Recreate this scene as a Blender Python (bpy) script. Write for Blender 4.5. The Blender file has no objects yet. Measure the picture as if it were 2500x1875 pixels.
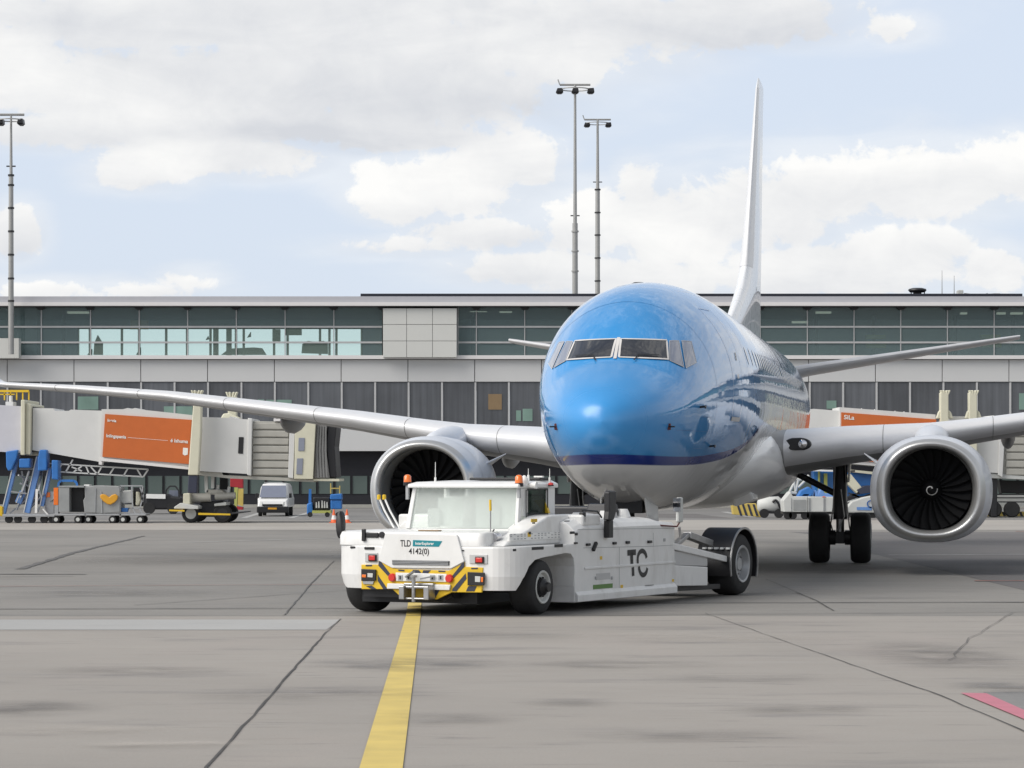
import bpy, bmesh, math, random
from mathutils import Vector, Matrix
random.seed(7)
R = math.radians
scene = bpy.context.scene
COL = scene.collection
# ---------------------------------------------------------------- camera: 1.95 m above the apron, 100 mm lens, level
F, EYE, HOR = 7000.0, 1.95, 1155.0
cam_d = bpy.data.cameras.new('camera'); cam = bpy.data.objects.new('camera', cam_d); COL.objects.link(cam)
cam.location = (0, 0, EYE); cam.rotation_euler = (R(90), 0, 0)
cam_d.sensor_width = 36; cam_d.lens = 36 * F / 2500; cam_d.shift_y = (HOR - 937.5) / 2500
cam_d.clip_start = .5; cam_d.clip_end = 20000
scene.camera = cam
def at(u, v, y):                       # survey helper: sight line (u, v) of the photo met at distance y -> x, z
    return (u - 1250) / F * y, EYE - (v - HOR) / F * y
def gr(u, v):                          # the same on the ground
    y = F * EYE / (v - HOR); return (u - 1250) / F * y, y

# ---------------------------------------------------------------- materials
def srgb(r, g, b):
    f = lambda c: (c / 255 / 12.92) if c <= 10 else ((c / 255 + .055) / 1.055) ** 2.4
    return (f(r), f(g), f(b), 1)
MATS = {}
def mat(name, col, rough=.5, metal=0, coat=0, var=.08, scale=3., rvar=.03, bump=0, bscale=40, spec=.5):
    m = bpy.data.materials.new(name); m.use_nodes = True; nt = m.node_tree; N = nt.nodes; L = nt.links
    b = N['Principled BSDF']
    b.inputs['Metallic'].default_value = metal
    b.inputs['Coat Weight'].default_value = coat; b.inputs['Coat Roughness'].default_value = .03
    b.inputs['Specular IOR Level'].default_value = spec
    tc = N.new('ShaderNodeTexCoord'); no = N.new('ShaderNodeTexNoise')
    no.inputs['Scale'].default_value = scale; no.inputs['Detail'].default_value = 3
    L.new(tc.outputs['Object'], no.inputs['Vector'])
    mx = N.new('ShaderNodeMix'); mx.data_type = 'RGBA'
    c = tuple(col[:3])
    mx.inputs[6].default_value = tuple(max(0, k * (1 - var * 2)) for k in c) + (1,)
    mx.inputs[7].default_value = tuple(min(1, k * (1 + var)) for k in c) + (1,)
    L.new(no.outputs['Fac'], mx.inputs[0]); L.new(mx.outputs[2], b.inputs['Base Color'])
    mr = N.new('ShaderNodeMapRange'); mr.inputs['To Min'].default_value = max(.02, rough - rvar); mr.inputs['To Max'].default_value = min(1, rough + rvar)
    L.new(no.outputs['Fac'], mr.inputs['Value']); L.new(mr.outputs[0], b.inputs['Roughness'])
    if bump:
        n2 = N.new('ShaderNodeTexNoise'); n2.inputs['Scale'].default_value = bscale; L.new(tc.outputs['Object'], n2.inputs['Vector'])
        bp = N.new('ShaderNodeBump'); bp.inputs['Strength'].default_value = bump; bp.inputs['Distance'].default_value = .01
        L.new(n2.outputs['Fac'], bp.inputs['Height']); L.new(bp.outputs[0], b.inputs['Normal'])
    MATS[name] = m
    return m
def glass(name, tint, body=(0.02, 0.03, 0.03, 1), see=.6):
    m = bpy.data.materials.new(name); m.use_nodes = True; nt = m.node_tree; N = nt.nodes; L = nt.links
    b = N['Principled BSDF']; b.inputs['Base Color'].default_value = body; b.inputs['Roughness'].default_value = .04
    t = N.new('ShaderNodeBsdfTransparent'); t.inputs[0].default_value = tint
    mx = N.new('ShaderNodeMixShader'); mx.inputs[0].default_value = see
    L.new(b.outputs[0], mx.inputs[1]); L.new(t.outputs[0], mx.inputs[2]); L.new(mx.outputs[0], N['Material Output'].inputs[0])
    MATS[name] = m; return m
def lamp_mat(name, col, strength, base):
    m = mat(name, base, .25); b = m.node_tree.nodes['Principled BSDF']
    b.inputs['Emission Color'].default_value = col; b.inputs['Emission Strength'].default_value = strength; return m
mat('white_paint', (.78, .78, .77), .3, coat=.3, var=.04, scale=1.5)
mat('tug_white', (.75, .75, .74), .38, coat=.2, var=.06, scale=3.2)
b_ = MATS['tug_white'].node_tree; n_ = b_.nodes; no_ = n_.new('ShaderNodeTexNoise'); no_.inputs['Scale'].default_value = 2.6; no_.inputs['Detail'].default_value = 9; no_.inputs['Roughness'].default_value = .7
mp_ = n_.new('ShaderNodeMapping'); mp_.inputs['Scale'].default_value = (1, 1, .35); tc_ = n_.new('ShaderNodeTexCoord'); b_.links.new(tc_.outputs['Object'], mp_.inputs[0]); b_.links.new(mp_.outputs[0], no_.inputs['Vector'])
mr_ = n_.new('ShaderNodeMapRange'); mr_.inputs[1].default_value = .51; mr_.inputs[2].default_value = .78; mr_.inputs[4].default_value = .42; b_.links.new(no_.outputs['Fac'], mr_.inputs[0])
mx_ = n_.new('ShaderNodeMix'); mx_.data_type = 'RGBA'; pb_ = n_['Principled BSDF']; b_.links.new(pb_.inputs['Base Color'].links[0].from_socket, mx_.inputs[6]); mx_.inputs[7].default_value = (.34, .32, .28, 1); b_.links.new(mr_.outputs[0], mx_.inputs[0]); b_.links.new(mx_.outputs[2], pb_.inputs['Base Color'])
mat('fin_white', (.78, .79, .81), .28, coat=.5, var=.02)
mat('wing_grey', (.30, .30, .30), .40, coat=.1, var=.05, scale=.8)  # darkened so the underside's shade is put into the wing colour
mat('wing_edge', (.72, .72, .73), .34, metal=.15, var=.03)  # pale tone paints in the light along the wing's leading edge
mat('nacelle_grey', (.60, .62, .66), .38, coat=.2, var=.03)
mat('lip_metal', (.58, .58, .575), .36, metal=.7, var=.04)
mat('barrel_grey', (.20, .20, .195), .45, var=.1)
mat('fan_dark', (.022, .022, .023), .6, metal=0, var=.1, spec=.12)
mat('hub_dark', (.010, .010, .011), .5, spec=.2)
mat('black', (.012, .012, .014), .45)
mat('dark_metal', (.035, .035, .038), .45, metal=.3, var=.2)
mat('rubber', (.018, .018, .019), .75, var=.25, scale=6, bump=.3)
mat('rim_grey', (.40, .41, .42), .4, metal=.4, var=.12, scale=5)
mat('cockpit_glass', (.028, .03, .036), .06, coat=1, var=.3, scale=2)
mat('side_glass', (.20, .22, .28), .07, coat=1, var=.05)
mat('window_seal', (.62, .60, .58), .4)
mat('yellow', (.72, .47, .02), .45, var=.1, scale=6)
mat('stripe_navy', (.03, .035, .06), .45)
mat('orange_lens', (.85, .18, .01), .2, coat=.8)
mat('red_lens', (.62, .02, .015), .2, coat=.8)
mat('teal', (.0, .22, .27), .4)
mat('print_white', (.8, .8, .78), .5)
mat('green', (.10, .22, .05), .5)
mat('steel', (.42, .42, .42), .35, metal=.8, var=.15, scale=8)
mat('cream', (.62, .60, .47), .5, var=.06)
mat('bridge_white', (.64, .64, .625), .5, var=.06, scale=1.1)
mat('bridge_grey', (.40, .39, .35), .55, var=.08)
mat('lilac_white', (.55, .55, .60), .5, var=.05)
mat('billboard', (.55, .13, .025), .45, var=.05)
mat('canopy', (.26, .25, .24), .8, var=.15, bump=.5, bscale=8)
mat('blue', (.03, .17, .50), .42, var=.15, scale=4)
mat('pale_blue', (.13, .27, .58), .45, var=.15, scale=4)
mat('grey_box', (.30, .31, .31), .5, var=.12, scale=3)
mat('light_box', (.55, .56, .54), .5, var=.08, scale=3)
mat('panel_grey', (.58, .58, .575), .45, var=.03, scale=.5)
mat('block_white', (.60, .60, .57), .5, var=.03, scale=.6)
mat('fascia', (.45, .45, .48), .5, var=.03)
mat('fascia_white', (.72, .70, .69), .5, var=.02)
mat('roof_black', (.010, .012, .022), .7)
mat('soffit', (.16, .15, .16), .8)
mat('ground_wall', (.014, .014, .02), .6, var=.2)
mat('mullion', (.50, .50, .50), .45)
mat('mullion_dark', (.07, .09, .09), .5)
mat('low_glass', (.102, .108, .120), .22, var=.25, scale=.35, spec=.6)
mat('green_glass', (.13, .17, .155), .2, var=.25, scale=.5)
mat('interior', (.34, .42, .44), .8, var=.3, scale=.4)
mat('interior_green', (.22, .34, .29), .8, var=.3, scale=.6)
mat('brown_sign', (.25, .17, .09), .6)
mat('lime', (.42, .44, .12), .6)
mat('silhouette', (.05, .085, .08), .8)
mat('mast', (.36, .36, .35), .45, metal=.3)
mat('sheet', (.84, .87, .85), .6, var=.30, scale=3.0)  # mottled pale tone stands in for cloud mirrored in the tug windscreen
mat('tail_grey', (.60, .60, .61), .4, coat=.1)
mat('cone_orange', (.85, .16, .05), .5)
mat('red', (.38, .02, .03), .5)
mat('mirror_glass', (.6, .6, .62), .05, metal=1)
mat('dark_red', (.10, .02, .02), .6)
glass('pier_glass', (.86, .95, .93, 1), (.22, .29, .30, 1), .66)
glass('pier_glass_skylit', (.91, .99, .94, 1), (.55, .68, .63, 1), .86)  # lighter copy of pier_glass, brightened where sky shows through
glass('cab_glass', (.95, .98, .96, 1), (.82, .86, .83, 1), .66)  # milky body colour stands in for the sky's reflection
glass('door_glass', (.55, .66, .60, 1), (.03, .04, .035, 1), .55)

# vertical blinds and uneven reflections painted into the dark panes
_m = MATS['low_glass']; _n = _m.node_tree.nodes; _l = _m.node_tree.links
_t = _n.new('ShaderNodeTexCoord'); _p = _n.new('ShaderNodeMapping'); _p.inputs['Scale'].default_value = (3.2, 1, .12); _l.new(_t.outputs['Object'], _p.inputs[0])
_q = _n.new('ShaderNodeTexNoise'); _q.inputs['Scale'].default_value = 1.3; _q.inputs['Detail'].default_value = 5; _l.new(_p.outputs[0], _q.inputs['Vector'])
_r = _n.new('ShaderNodeMapRange'); _r.inputs[1].default_value = .35; _r.inputs[2].default_value = .7; _r.inputs[3].default_value = .82; _r.inputs[4].default_value = 1.2; _l.new(_q.outputs['Fac'], _r.inputs[0])
_o = _n.new('ShaderNodeObjectInfo'); _u = _n.new('ShaderNodeMapRange'); _u.inputs[3].default_value = .75; _u.inputs[4].default_value = 1.25; _l.new(_o.outputs['Random'], _u.inputs[0])
_w = _n.new('ShaderNodeMath'); _w.operation = 'MULTIPLY'; _l.new(_r.outputs[0], _w.inputs[0]); _l.new(_u.outputs[0], _w.inputs[1])
_x = _n.new('ShaderNodeVectorMath'); _x.operation = 'SCALE'; _b = _n['Principled BSDF']; _l.new(_b.inputs['Base Color'].links[0].from_socket, _x.inputs[0]); _l.new(_w.outputs[0], _x.inputs[3]); _l.new(_x.outputs[0], _b.inputs['Base Color'])

# ---------------------------------------------------------------- mesh helpers
class MB:
    def __init__(s): s.v = []; s.f = []; s.m = []; s.k = 0
    def q(s, *pts):
        n = len(s.v); s.v += [tuple(p) for p in pts]; s.f.append(tuple(range(n, n + len(pts)))); s.m.append(s.k); return s
    def box(s, x0, x1, y0, y1, z0, z1):
        return s.hexa([(x0, y0, z0), (x1, y0, z0), (x1, y1, z0), (x0, y1, z0)], [(x0, y0, z1), (x1, y0, z1), (x1, y1, z1), (x0, y1, z1)])
    def hexa(s, lo, hi):
        n = len(s.v); k = len(lo); s.v += [tuple(p) for p in lo] + [tuple(p) for p in hi]
        s.f.append(tuple(range(n + k - 1, n - 1, -1))); s.f.append(tuple(range(n + k, n + 2 * k)))
        for i in range(k):
            j = (i + 1) % k; s.f.append((n + i, n + j, n + k + j, n + k + i))
        s.m += [s.k] * (k + 2); return s
    def prism(s, poly, axis, c0, c1):      # poly: 2d points; axis: the coordinate the polygon is pushed along
        def p3(p, c):
            return {'x': (c, p[0], p[1]), 'y': (p[0], c, p[1]), 'z': (p[0], p[1], c)}[axis]
        return s.hexa([p3(p, c0) for p in poly], [p3(p, c1) for p in poly])
    def rings(s, rings, close=True, cap0=True, cap1=True):
        n = len(s.v); k = len(rings[0])
        for r in rings: s.v += [tuple(p) for p in r]
        for i in range(len(rings) - 1):
            for j in range(k if close else k - 1):
                j2 = (j + 1) % k
                s.f.append((n + i * k + j, n + i * k + j2, n + (i + 1) * k + j2, n + (i + 1) * k + j)); s.m.append(s.k)
        if cap0 and close: s.f.append(tuple(range(n + k - 1, n - 1, -1))); s.m.append(s.k)
        if cap1 and close: s.f.append(tuple(range(n + (len(rings) - 1) * k, n + len(rings) * k))); s.m.append(s.k)
        return s
    def tube(s, p0, p1, r, r1=None, n=12):
        p0, p1 = Vector(p0), Vector(p1); d = (p1 - p0).normalized(); r1 = r if r1 is None else r1
        a = d.orthogonal().normalized(); b = d.cross(a)
        return s.rings([[p + (a * math.cos(t) + b * math.sin(t)) * rr for t in [2 * math.pi * i / n for i in range(n)]] for p, rr in ((p0, r), (p1, r1))])
    def path(s, pts, r, n=8):
        for i in range(len(pts) - 1): s.tube(pts[i], pts[i + 1], r, n=n)
        return s
    def lathe(s, prof, c, axis='x', n=40, cap=True):     # prof: (distance along axis, radius)
        rr = []
        for d, r in prof:
            ring = []
            for i in range(n):
                t = 2 * math.pi * i / n; u, w = r * math.cos(t), r * math.sin(t)
                o = {'x': (d, u, w), 'y': (u, d, w), 'z': (u, w, d)}[axis]
                ring.append((c[0] + o[0], c[1] + o[1], c[2] + o[2]))
            rr.append(ring)
        return s.rings(rr, True, cap, cap)
    def beam(s, p0, p1, w, h):              # square bar
        p0, p1 = Vector(p0), Vector(p1); d = (p1 - p0).normalized(); up = Vector((0, 0, 1))
        if abs(d.z) > .95: up = Vector((0, 1, 0))
        a = d.cross(up).normalized() * w / 2; b = a.cross(d).normalized() * h / 2
        return s.hexa([p0 - a - b, p0 + a - b, p0 + a + b, p0 - a + b], [p1 - a - b, p1 + a - b, p1 + a + b, p1 - a + b])
    def build(s, name, mats, parent=None, smooth=None, bevel=0, seg=2):
        me = bpy.data.meshes.new(name); me.from_pydata(s.v, [], s.f)
        if isinstance(mats, str): mats = [mats]
        for m in mats: me.materials.append(MATS[m])
        me.polygons.foreach_set('material_index', s.m)
        bm = bmesh.new(); bm.from_mesh(me); bmesh.ops.recalc_face_normals(bm, faces=bm.faces); bm.to_mesh(me); bm.free()
        o = bpy.data.objects.new(name, me); COL.objects.link(o)
        if parent: o.parent = parent
        if smooth:
            me.shade_smooth()
            if smooth < 180: me.set_sharp_from_angle(angle=R(smooth))
        if bevel:
            b = o.modifiers.new('bevel', 'BEVEL'); b.width = bevel; b.segments = seg; b.limit_method = 'ANGLE'; b.angle_limit = R(40); b.harden_normals = False
        return o
def tag(o, label=None, cat=None, group=None, kind=None):
    if label: o['label'] = label
    if cat: o['category'] = cat
    if group: o['group'] = group
    if kind: o['kind'] = kind
    return o
def empty(name, loc, rz=0, label=None, cat=None, group=None):
    o = bpy.data.objects.new(name, None); COL.objects.link(o); o.location = loc; o.rotation_euler = (0, 0, rz); o.empty_display_size = .3
    return tag(o, label, cat, group)
def copy_tree(o, parent=None):
    c = o.copy(); COL.objects.link(c); c.parent = parent
    for ch in list(o.children): copy_tree(ch, c)
    return c
def cut(o, cutter):
    m = o.modifiers.new('cut', 'BOOLEAN'); m.operation = 'DIFFERENCE'; m.object = cutter; m.solver = 'EXACT'
    bpy.context.view_layer.update()
    dg = bpy.context.evaluated_depsgraph_get(); me = bpy.data.meshes.new_from_object(o.evaluated_get(dg))
    o.modifiers.clear(); o.data = me; bpy.data.objects.remove(cutter)
def text(body, size, matname, parent, loc, rot, name='lettering', extrude=.002, sx=1, bold=.0, align='LEFT'):
    cu = bpy.data.curves.new(name, 'FONT'); cu.body = body; cu.size = size; cu.extrude = extrude; cu.offset = bold; cu.align_x = align
    cu.materials.append(MATS[matname])
    t = bpy.data.objects.new(name, cu); me = bpy.data.meshes.new_from_object(t); bpy.data.objects.remove(t); me.name = name
    me.materials.clear(); me.materials.append(MATS[matname])
    o = bpy.data.objects.new(name, me); COL.objects.link(o); o.parent = parent; o.location = loc; o.rotation_euler = rot; o.scale = (sx, 1, 1)
    return o
import math
# aft, top, bottom, half width, height of widest line
ST=[(0,2.74,2.72,.01,2.73),(.05,2.92,2.55,.20,2.73),(.15,3.04,2.41,.36,2.74),(.35,3.18,2.25,.55,2.77),(.7,3.36,2.06,.77,2.82),(1.1,3.52,1.90,.94,2.87),
(1.5,3.66,1.77,1.07,2.93),(1.72,3.74,1.71,1.13,2.97),(2.0,3.93,1.64,1.19,3.02),(2.35,4.14,1.57,1.27,3.08),(2.8,4.40,1.50,1.35,3.15),(3.5,4.72,1.42,1.45,3.24),(4.3,4.98,1.36,1.55,3.32),
(5.3,5.15,1.31,1.66,3.38),(6.3,5.25,1.29,1.755,3.41),(7.5,5.3,1.28,1.83,3.42),(9,5.3,1.28,1.875,3.42),(11,5.3,1.28,1.88,3.42),(25.5,5.3,1.28,1.88,3.42),(27.5,5.3,1.42,1.86,3.44),(29.5,5.3,1.78,1.76,3.54),
(31.5,5.3,2.3,1.55,3.8),(33.5,5.28,2.92,1.25,4.1),(35.5,5.2,3.55,.88,4.38),(37,5.08,4.02,.56,4.55),(38,4.95,4.3,.32,4.62),(38.3,4.8,4.45,.15,4.62)]
def _pchip(xs,ys):
    n=len(xs);h=[xs[i+1]-xs[i] for i in range(n-1)];d=[(ys[i+1]-ys[i])/h[i] for i in range(n-1)]
    m=[d[0]]+[0 if d[i-1]*d[i]<=0 else 3*(h[i-1]+h[i])/((2*h[i]+h[i-1])/d[i-1]+(h[i]+2*h[i-1])/d[i]) for i in range(1,n-1)]+[d[-1]]
    def f(x):
        x=min(max(x,xs[0]),xs[-1]);i=0
        while i<n-2 and x>xs[i+1]: i+=1
        t=(x-xs[i])/h[i]
        return (2*t**3-3*t*t+1)*ys[i]+(t**3-2*t*t+t)*h[i]*m[i]+(-2*t**3+3*t*t)*ys[i+1]+(t**3-t*t)*h[i]*m[i+1]
    return f
FS=[_pchip([s[0] for s in ST],[s[k] for s in ST]) for k in (1,2,3,4)]
def fsec(a):
    zt,zb,w,zw=[q(a) for q in FS]; return zt,zb,w,zw
def fpt(a,th): # th 0 = left(+l), 90 = top
    zt,zb,w,zw=fsec(a); s=math.sin(th)
    return (w*math.cos(th), a, zw+(zt-zw if s>=0 else zw-zb)*s)
def fin(l,a,z):
    zt,zb,w,zw=fsec(a); h=(zt-zw) if z>=zw else (zw-zb)
    return (l/w)**2+((z-zw)/max(h,1e-4))**2<1
def f_front(l,z): # aft coordinate of the surface seen from ahead
    lo,hi=0.,12.
    for _ in range(40):
        m=(lo+hi)/2
        if fin(l,m,z): hi=m
        else: lo=m
    return hi
# ================================================================= the ground
def ground_mat(name, c0, c1, warm, streak=.5, dark=(.05, .05, .055)):
    m = bpy.data.materials.new(name); m.use_nodes = True; nt = m.node_tree; N = nt.nodes; L = nt.links
    b = N['Principled BSDF']; b.inputs['Specular IOR Level'].default_value = .35
    tc = N.new('ShaderNodeTexCoord')
    def noise(sx, sy, sc, det=8, rough=.55, off=0):
        mp = N.new('ShaderNodeMapping'); mp.inputs['Scale'].default_value = (sx, sy, 1); mp.inputs['Location'].default_value = (off, off * 1.7, 0)
        no = N.new('ShaderNodeTexNoise'); no.inputs['Scale'].default_value = sc; no.inputs['Detail'].default_value = det; no.inputs['Roughness'].default_value = rough
        L.new(tc.outputs['Object'], mp.inputs[0]); L.new(mp.outputs[0], no.inputs['Vector']); return no.outputs['Fac']
    def ramp(f, a, bb):
        r = N.new('ShaderNodeMapRange'); r.interpolation_type = 'SMOOTHSTEP'; r.inputs[1].default_value = a; r.inputs[2].default_value = bb; L.new(f, r.inputs[0]); return r.outputs[0]
    def mix(f, a, bb, mode='MIX', fac=1):
        x = N.new('ShaderNodeMix'); x.data_type = 'RGBA'; x.blend_type = mode
        if fac != 1:
            mu = N.new('ShaderNodeMath'); mu.operation = 'MULTIPLY'; mu.inputs[1].default_value = fac; L.new(f, mu.inputs[0]); f = mu.outputs[0]
        L.new(f, x.inputs[0])
        for i, k in ((6, a), (7, bb)):
            if isinstance(k, tuple): x.inputs[i].default_value = k
            else: L.new(k, x.inputs[i])
        return x.outputs[2]
    base = mix(ramp(noise(1, 1, .12, 9, .6), .3, .7), c0, c1)
    base = mix(ramp(noise(1, .3, .5, 6, .6, 9), .5, .75), base, warm, fac=.5)
    # broad sideways smears and finer tyre scuffs, laid along x
    base = mix(ramp(noise(.32, .95, .9, 9, .62, 3), .52, .72), base, dark, fac=streak * .40)
    base = mix(ramp(noise(.8, 4.2, 1.1, 7, .62, 21), .58, .72), base, dark, fac=streak * .45)
    base = mix(ramp(noise(.5, 1.5, .8, 9, .6, 33), .6, .8), base, (.42, .41, .39, 1), fac=.3)
    base = mix(ramp(noise(1, 1, 11, 6, .75, 5), .35, .65), base, mix(noise(1, 1, 45, 2), (.08, .08, .08, 1), (.52, .50, .47, 1)), fac=.16)
    L.new(base, b.inputs['Base Color'])
    rr = N.new('ShaderNodeMapRange'); rr.inputs['To Min'].default_value = .62; rr.inputs['To Max'].default_value = .9; L.new(noise(.3, 1, 1.5), rr.inputs[0]); L.new(rr.outputs[0], b.inputs['Roughness'])
    bp = N.new('ShaderNodeBump'); bp.inputs['Strength'].default_value = .25; bp.inputs['Distance'].default_value = .01; L.new(noise(1, 1, 30, 4), bp.inputs['Height']); L.new(bp.outputs[0], b.inputs['Normal'])
    MATS[name] = m
D4 = (.07, .07, .078, 1)
ground_mat('near_concrete', (.268, .248, .225, 1), (.322, .298, .270, 1), (.325, .288, .264, 1), 1.1, (.11, .105, .11, 1))
ground_mat('apron', (.190, .182, .168, 1), (.240, .228, .210, 1), (.232, .216, .196, 1), .9, D4)
ground_mat('pale_concrete', (.32, .30, .275, 1), (.38, .36, .33, 1), (.36, .33, .30, 1), .5, D4)
ground_mat('stand_concrete', (.17, .168, .165, 1), (.22, .215, .21, 1), (.2, .195, .19, 1), .7, D4)
ground_mat('dark_asphalt', (.11, .105, .105, 1), (.145, .138, .136, 1), (.13, .12, .12, 1), .5, (.04, .04, .045, 1))
ground_mat('patch_concrete', (.34, .34, .335, 1), (.40, .40, .39, 1), (.38, .37, .36, 1), .3, D4)
mat('line_yellow', (.62, .47, .12), .6, var=.16, scale=2.5)
mat('line_white', (.45, .45, .44), .6, var=.3, scale=3)
mat('line_red', (.38, .17, .14), .7, var=.3, scale=3)
mat('line_pink', (.50, .16, .21), .6, var=.12, scale=3)
mat('tar', (.07, .066, .062), .7, var=.4, scale=5)
mat('tar_faint', (.13, .125, .12), .7, var=.3, scale=5)
def sheet(name, pts, m, z, kind='structure', nseg=1):
    b = MB(); b.q(*[(x, y, z) for x, y in pts]); o = b.build(name, m); tag(o, kind=kind); return o
sheet('ground', [(-4000, -4000), (4000, -4000), (4000, 6000), (-4000, 6000)], 'apron', 0)
ye = gr(0, 1505)[1]
def wavy(x0, x1, y, amp, n=60, seed=1):
    rnd = random.Random(seed); return [(x0 + (x1 - x0) * i / n, y + rnd.uniform(-amp, amp)) for i in range(n + 1)]
sheet('concrete_apron', [(-60, -60), (60, -60)] + wavy(60, -60, ye, .012, 400), 'near_concrete', .004)
y1, y2 = gr(0, 1294)[1], gr(0, 1270)[1]
sheet('concrete_strip', [(-400, y1), (400, y1), (400, y2), (-400, y2)], 'pale_concrete', .004)
sheet('stand_apron', [(-400, y2), (400, y2), (400, 900), (-400, 900)], 'stand_concrete', .004)
sheet('asphalt_patch', [gr(1925, 1299), gr(2030, 1309), gr(2129, 1352), gr(2500, 1441), gr(3100, 1590), gr(4200, 1590), gr(3400, 1299)], 'dark_asphalt', .004)
sheet('service_road', [gr(1400, 1262), gr(1790, 1266), gr(1700, 1255), gr(1400, 1253)], 'dark_asphalt', .008)
sheet('concrete_patch', [gr(-300, 1539), gr(797, 1539), gr(830, 1514), gr(-300, 1514)], 'patch_concrete', .008)
# painted markings
def line(name, pts, m, z=.012, jit=0, seed=2):
    rnd = random.Random(seed); b = MB()
    L0 = [gr(u, v) for u, v, w in pts]; W = [w for u, v, w in pts]
    fine = []
    for i in range(len(L0) - 1):
        n = max(1, int(math.dist(L0[i], L0[i + 1]) / .5)) if jit else 1
        n = min(n, 60)
        for k in range(n):
            t = k / n; fine.append((L0[i][0] * (1 - t) + L0[i + 1][0] * t, L0[i][1] * (1 - t) + L0[i + 1][1] * t, W[i] * (1 - t) + W[i + 1] * t))
    fine.append((L0[-1][0], L0[-1][1], W[-1]))
    lo, hi = [], []
    for i, (x, y, w) in enumerate(fine):
        j = min(i + 1, len(fine) - 1); k = max(i - 1, 0)
        dx, dy = fine[j][0] - fine[k][0], fine[j][1] - fine[k][1]; l = math.hypot(dx, dy) or 1
        nx, ny = -dy / l, dx / l; e = rnd.uniform(-jit, jit); w2 = w * (1 + rnd.uniform(-.3, .3) * (jit > 0))
        lo.append((x + nx * (e - w2 / 2), y + ny * (e - w2 / 2), z)); hi.append((x + nx * (e + w2 / 2), y + ny * (e + w2 / 2), z))
    for i in range(len(lo) - 1): b.q(lo[i], lo[i + 1], hi[i + 1], hi[i])
    o = b.build(name, m); tag(o, kind='structure'); return o
line('painted_line', [(913, 1960, .285), (931, 1875, .285), (1009, 1506, .2), (1013, 1470, .2), (1040, 1400, .2)], 'line_yellow', .012)
line('expansion_joint', [(470, 1920, .019), (506, 1875, .019), (797, 1545, .018)], 'tar', .012, .010)
line('expansion_joint', [(797, 1545, .014), (832, 1512, .014)], 'tar_faint', .012, .006)
line('expansion_joint', [(695, 1502, .02), (760, 1425, .02), (815, 1370, .02)], 'tar_faint', .010, .01)
line('expansion_joint', [(1720, 1498, .010), (2080, 1625, .012), (2295, 1700, .016), (2560, 1815, .016)], 'tar', .012, .012)
line('expansion_joint', [(1870, 1415, .012), (1990, 1466, .02), (2034, 1492, .02)], 'tar', .012, .008)
line('expansion_joint', [(-200, 1488, .10), (900, 1486, .10)], 'tar_faint', .010, .01)
line('expansion_joint', [(1460, 1473, .12), (2900, 1470, .12)], 'tar_faint', .010, .01)
line('expansion_joint', [(-200, 1505, .05), (1200, 1505, .05), (2900, 1492, .03)], 'tar_faint', .014, .015)
line('expansion_joint', [(330, 1478, .03), (900, 1438, .03)], 'tar_faint', .010, .02)
line('tyre_mark', [(50, 1390, .18), (180, 1350, .16), (350, 1309, .12)], 'tar_faint', .010, .03)
line('tyre_mark', [(-100, 1402, .30), (210, 1403, .18)], 'tar_faint', .010, .05)
line('tyre_mark', [(-100, 1410, .12), (180, 1408, .06)], 'tar_faint', .012, .05)
line('painted_line', [(460, 1325, .15), (860, 1313, .15)], 'line_white', .010, .02)
line('painted_line', [(-100, 1433, .08), (900, 1427, .06)], 'line_red', .010, .02)
line('painted_line', [(2170, 1356, .22), (2900, 1352, .22)], 'line_white', .012, .02)
line('painted_line', [(2380, 1419, .22), (2900, 1419, .22)], 'line_red', .012, .02)
line('painted_line', [(2480, 1298, .3), (2530, 1298, .3), (3000, 1298, .3)], 'line_red', .012, .02)
for u0 in (590, 705): line('painted_line', [(u0 + 5, 1265, .28), (u0 + 48, 1252, .28)], 'line_white', .010)
line('painted_line', [(1768, 1250, .35), (1840, 1264, .35)], 'line_white', .012)
line('painted_line', [(1400, 1250, .3), (1740, 1250, .3)], 'line_white', .012)
sheet('painted_marking', [gr(2345, 1695), gr(2408, 1696), gr(2520, 1746), gr(2640, 1800), gr(2640, 1830), gr(2520, 1768)], 'line_pink', .014)
sheet('dark_slab', [gr(2400, 1692), gr(2700, 1692), gr(2900, 1800), gr(2640, 1800)], 'stand_concrete', .010)
line('crack', [(2320, 1615, .01), (2345, 1585, .012), (2370, 1560, .01), (2425, 1525, .01), (2475, 1497, .01)], 'tar_faint', .016, .03)
mat('oil_stain', (.13, .125, .125), .6, var=.35, scale=2)
def smudge(u, v, ru, rv, seed, m='oil_stain'):
    rnd = random.Random(seed); ph = [rnd.uniform(0, 6.28) for _ in range(6)]
    pts = []
    for i in range(48):
        t = 2 * math.pi * i / 48; k = 1 + sum(math.sin(t * (j + 2) + ph[j]) * .16 / (1 + j * .5) for j in range(6)); pts.append(gr(u + ru * k * math.cos(t), v + rv * k * math.sin(t)))
    sheet('oil_stain', pts, m, .010 + seed * .0001)

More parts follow.
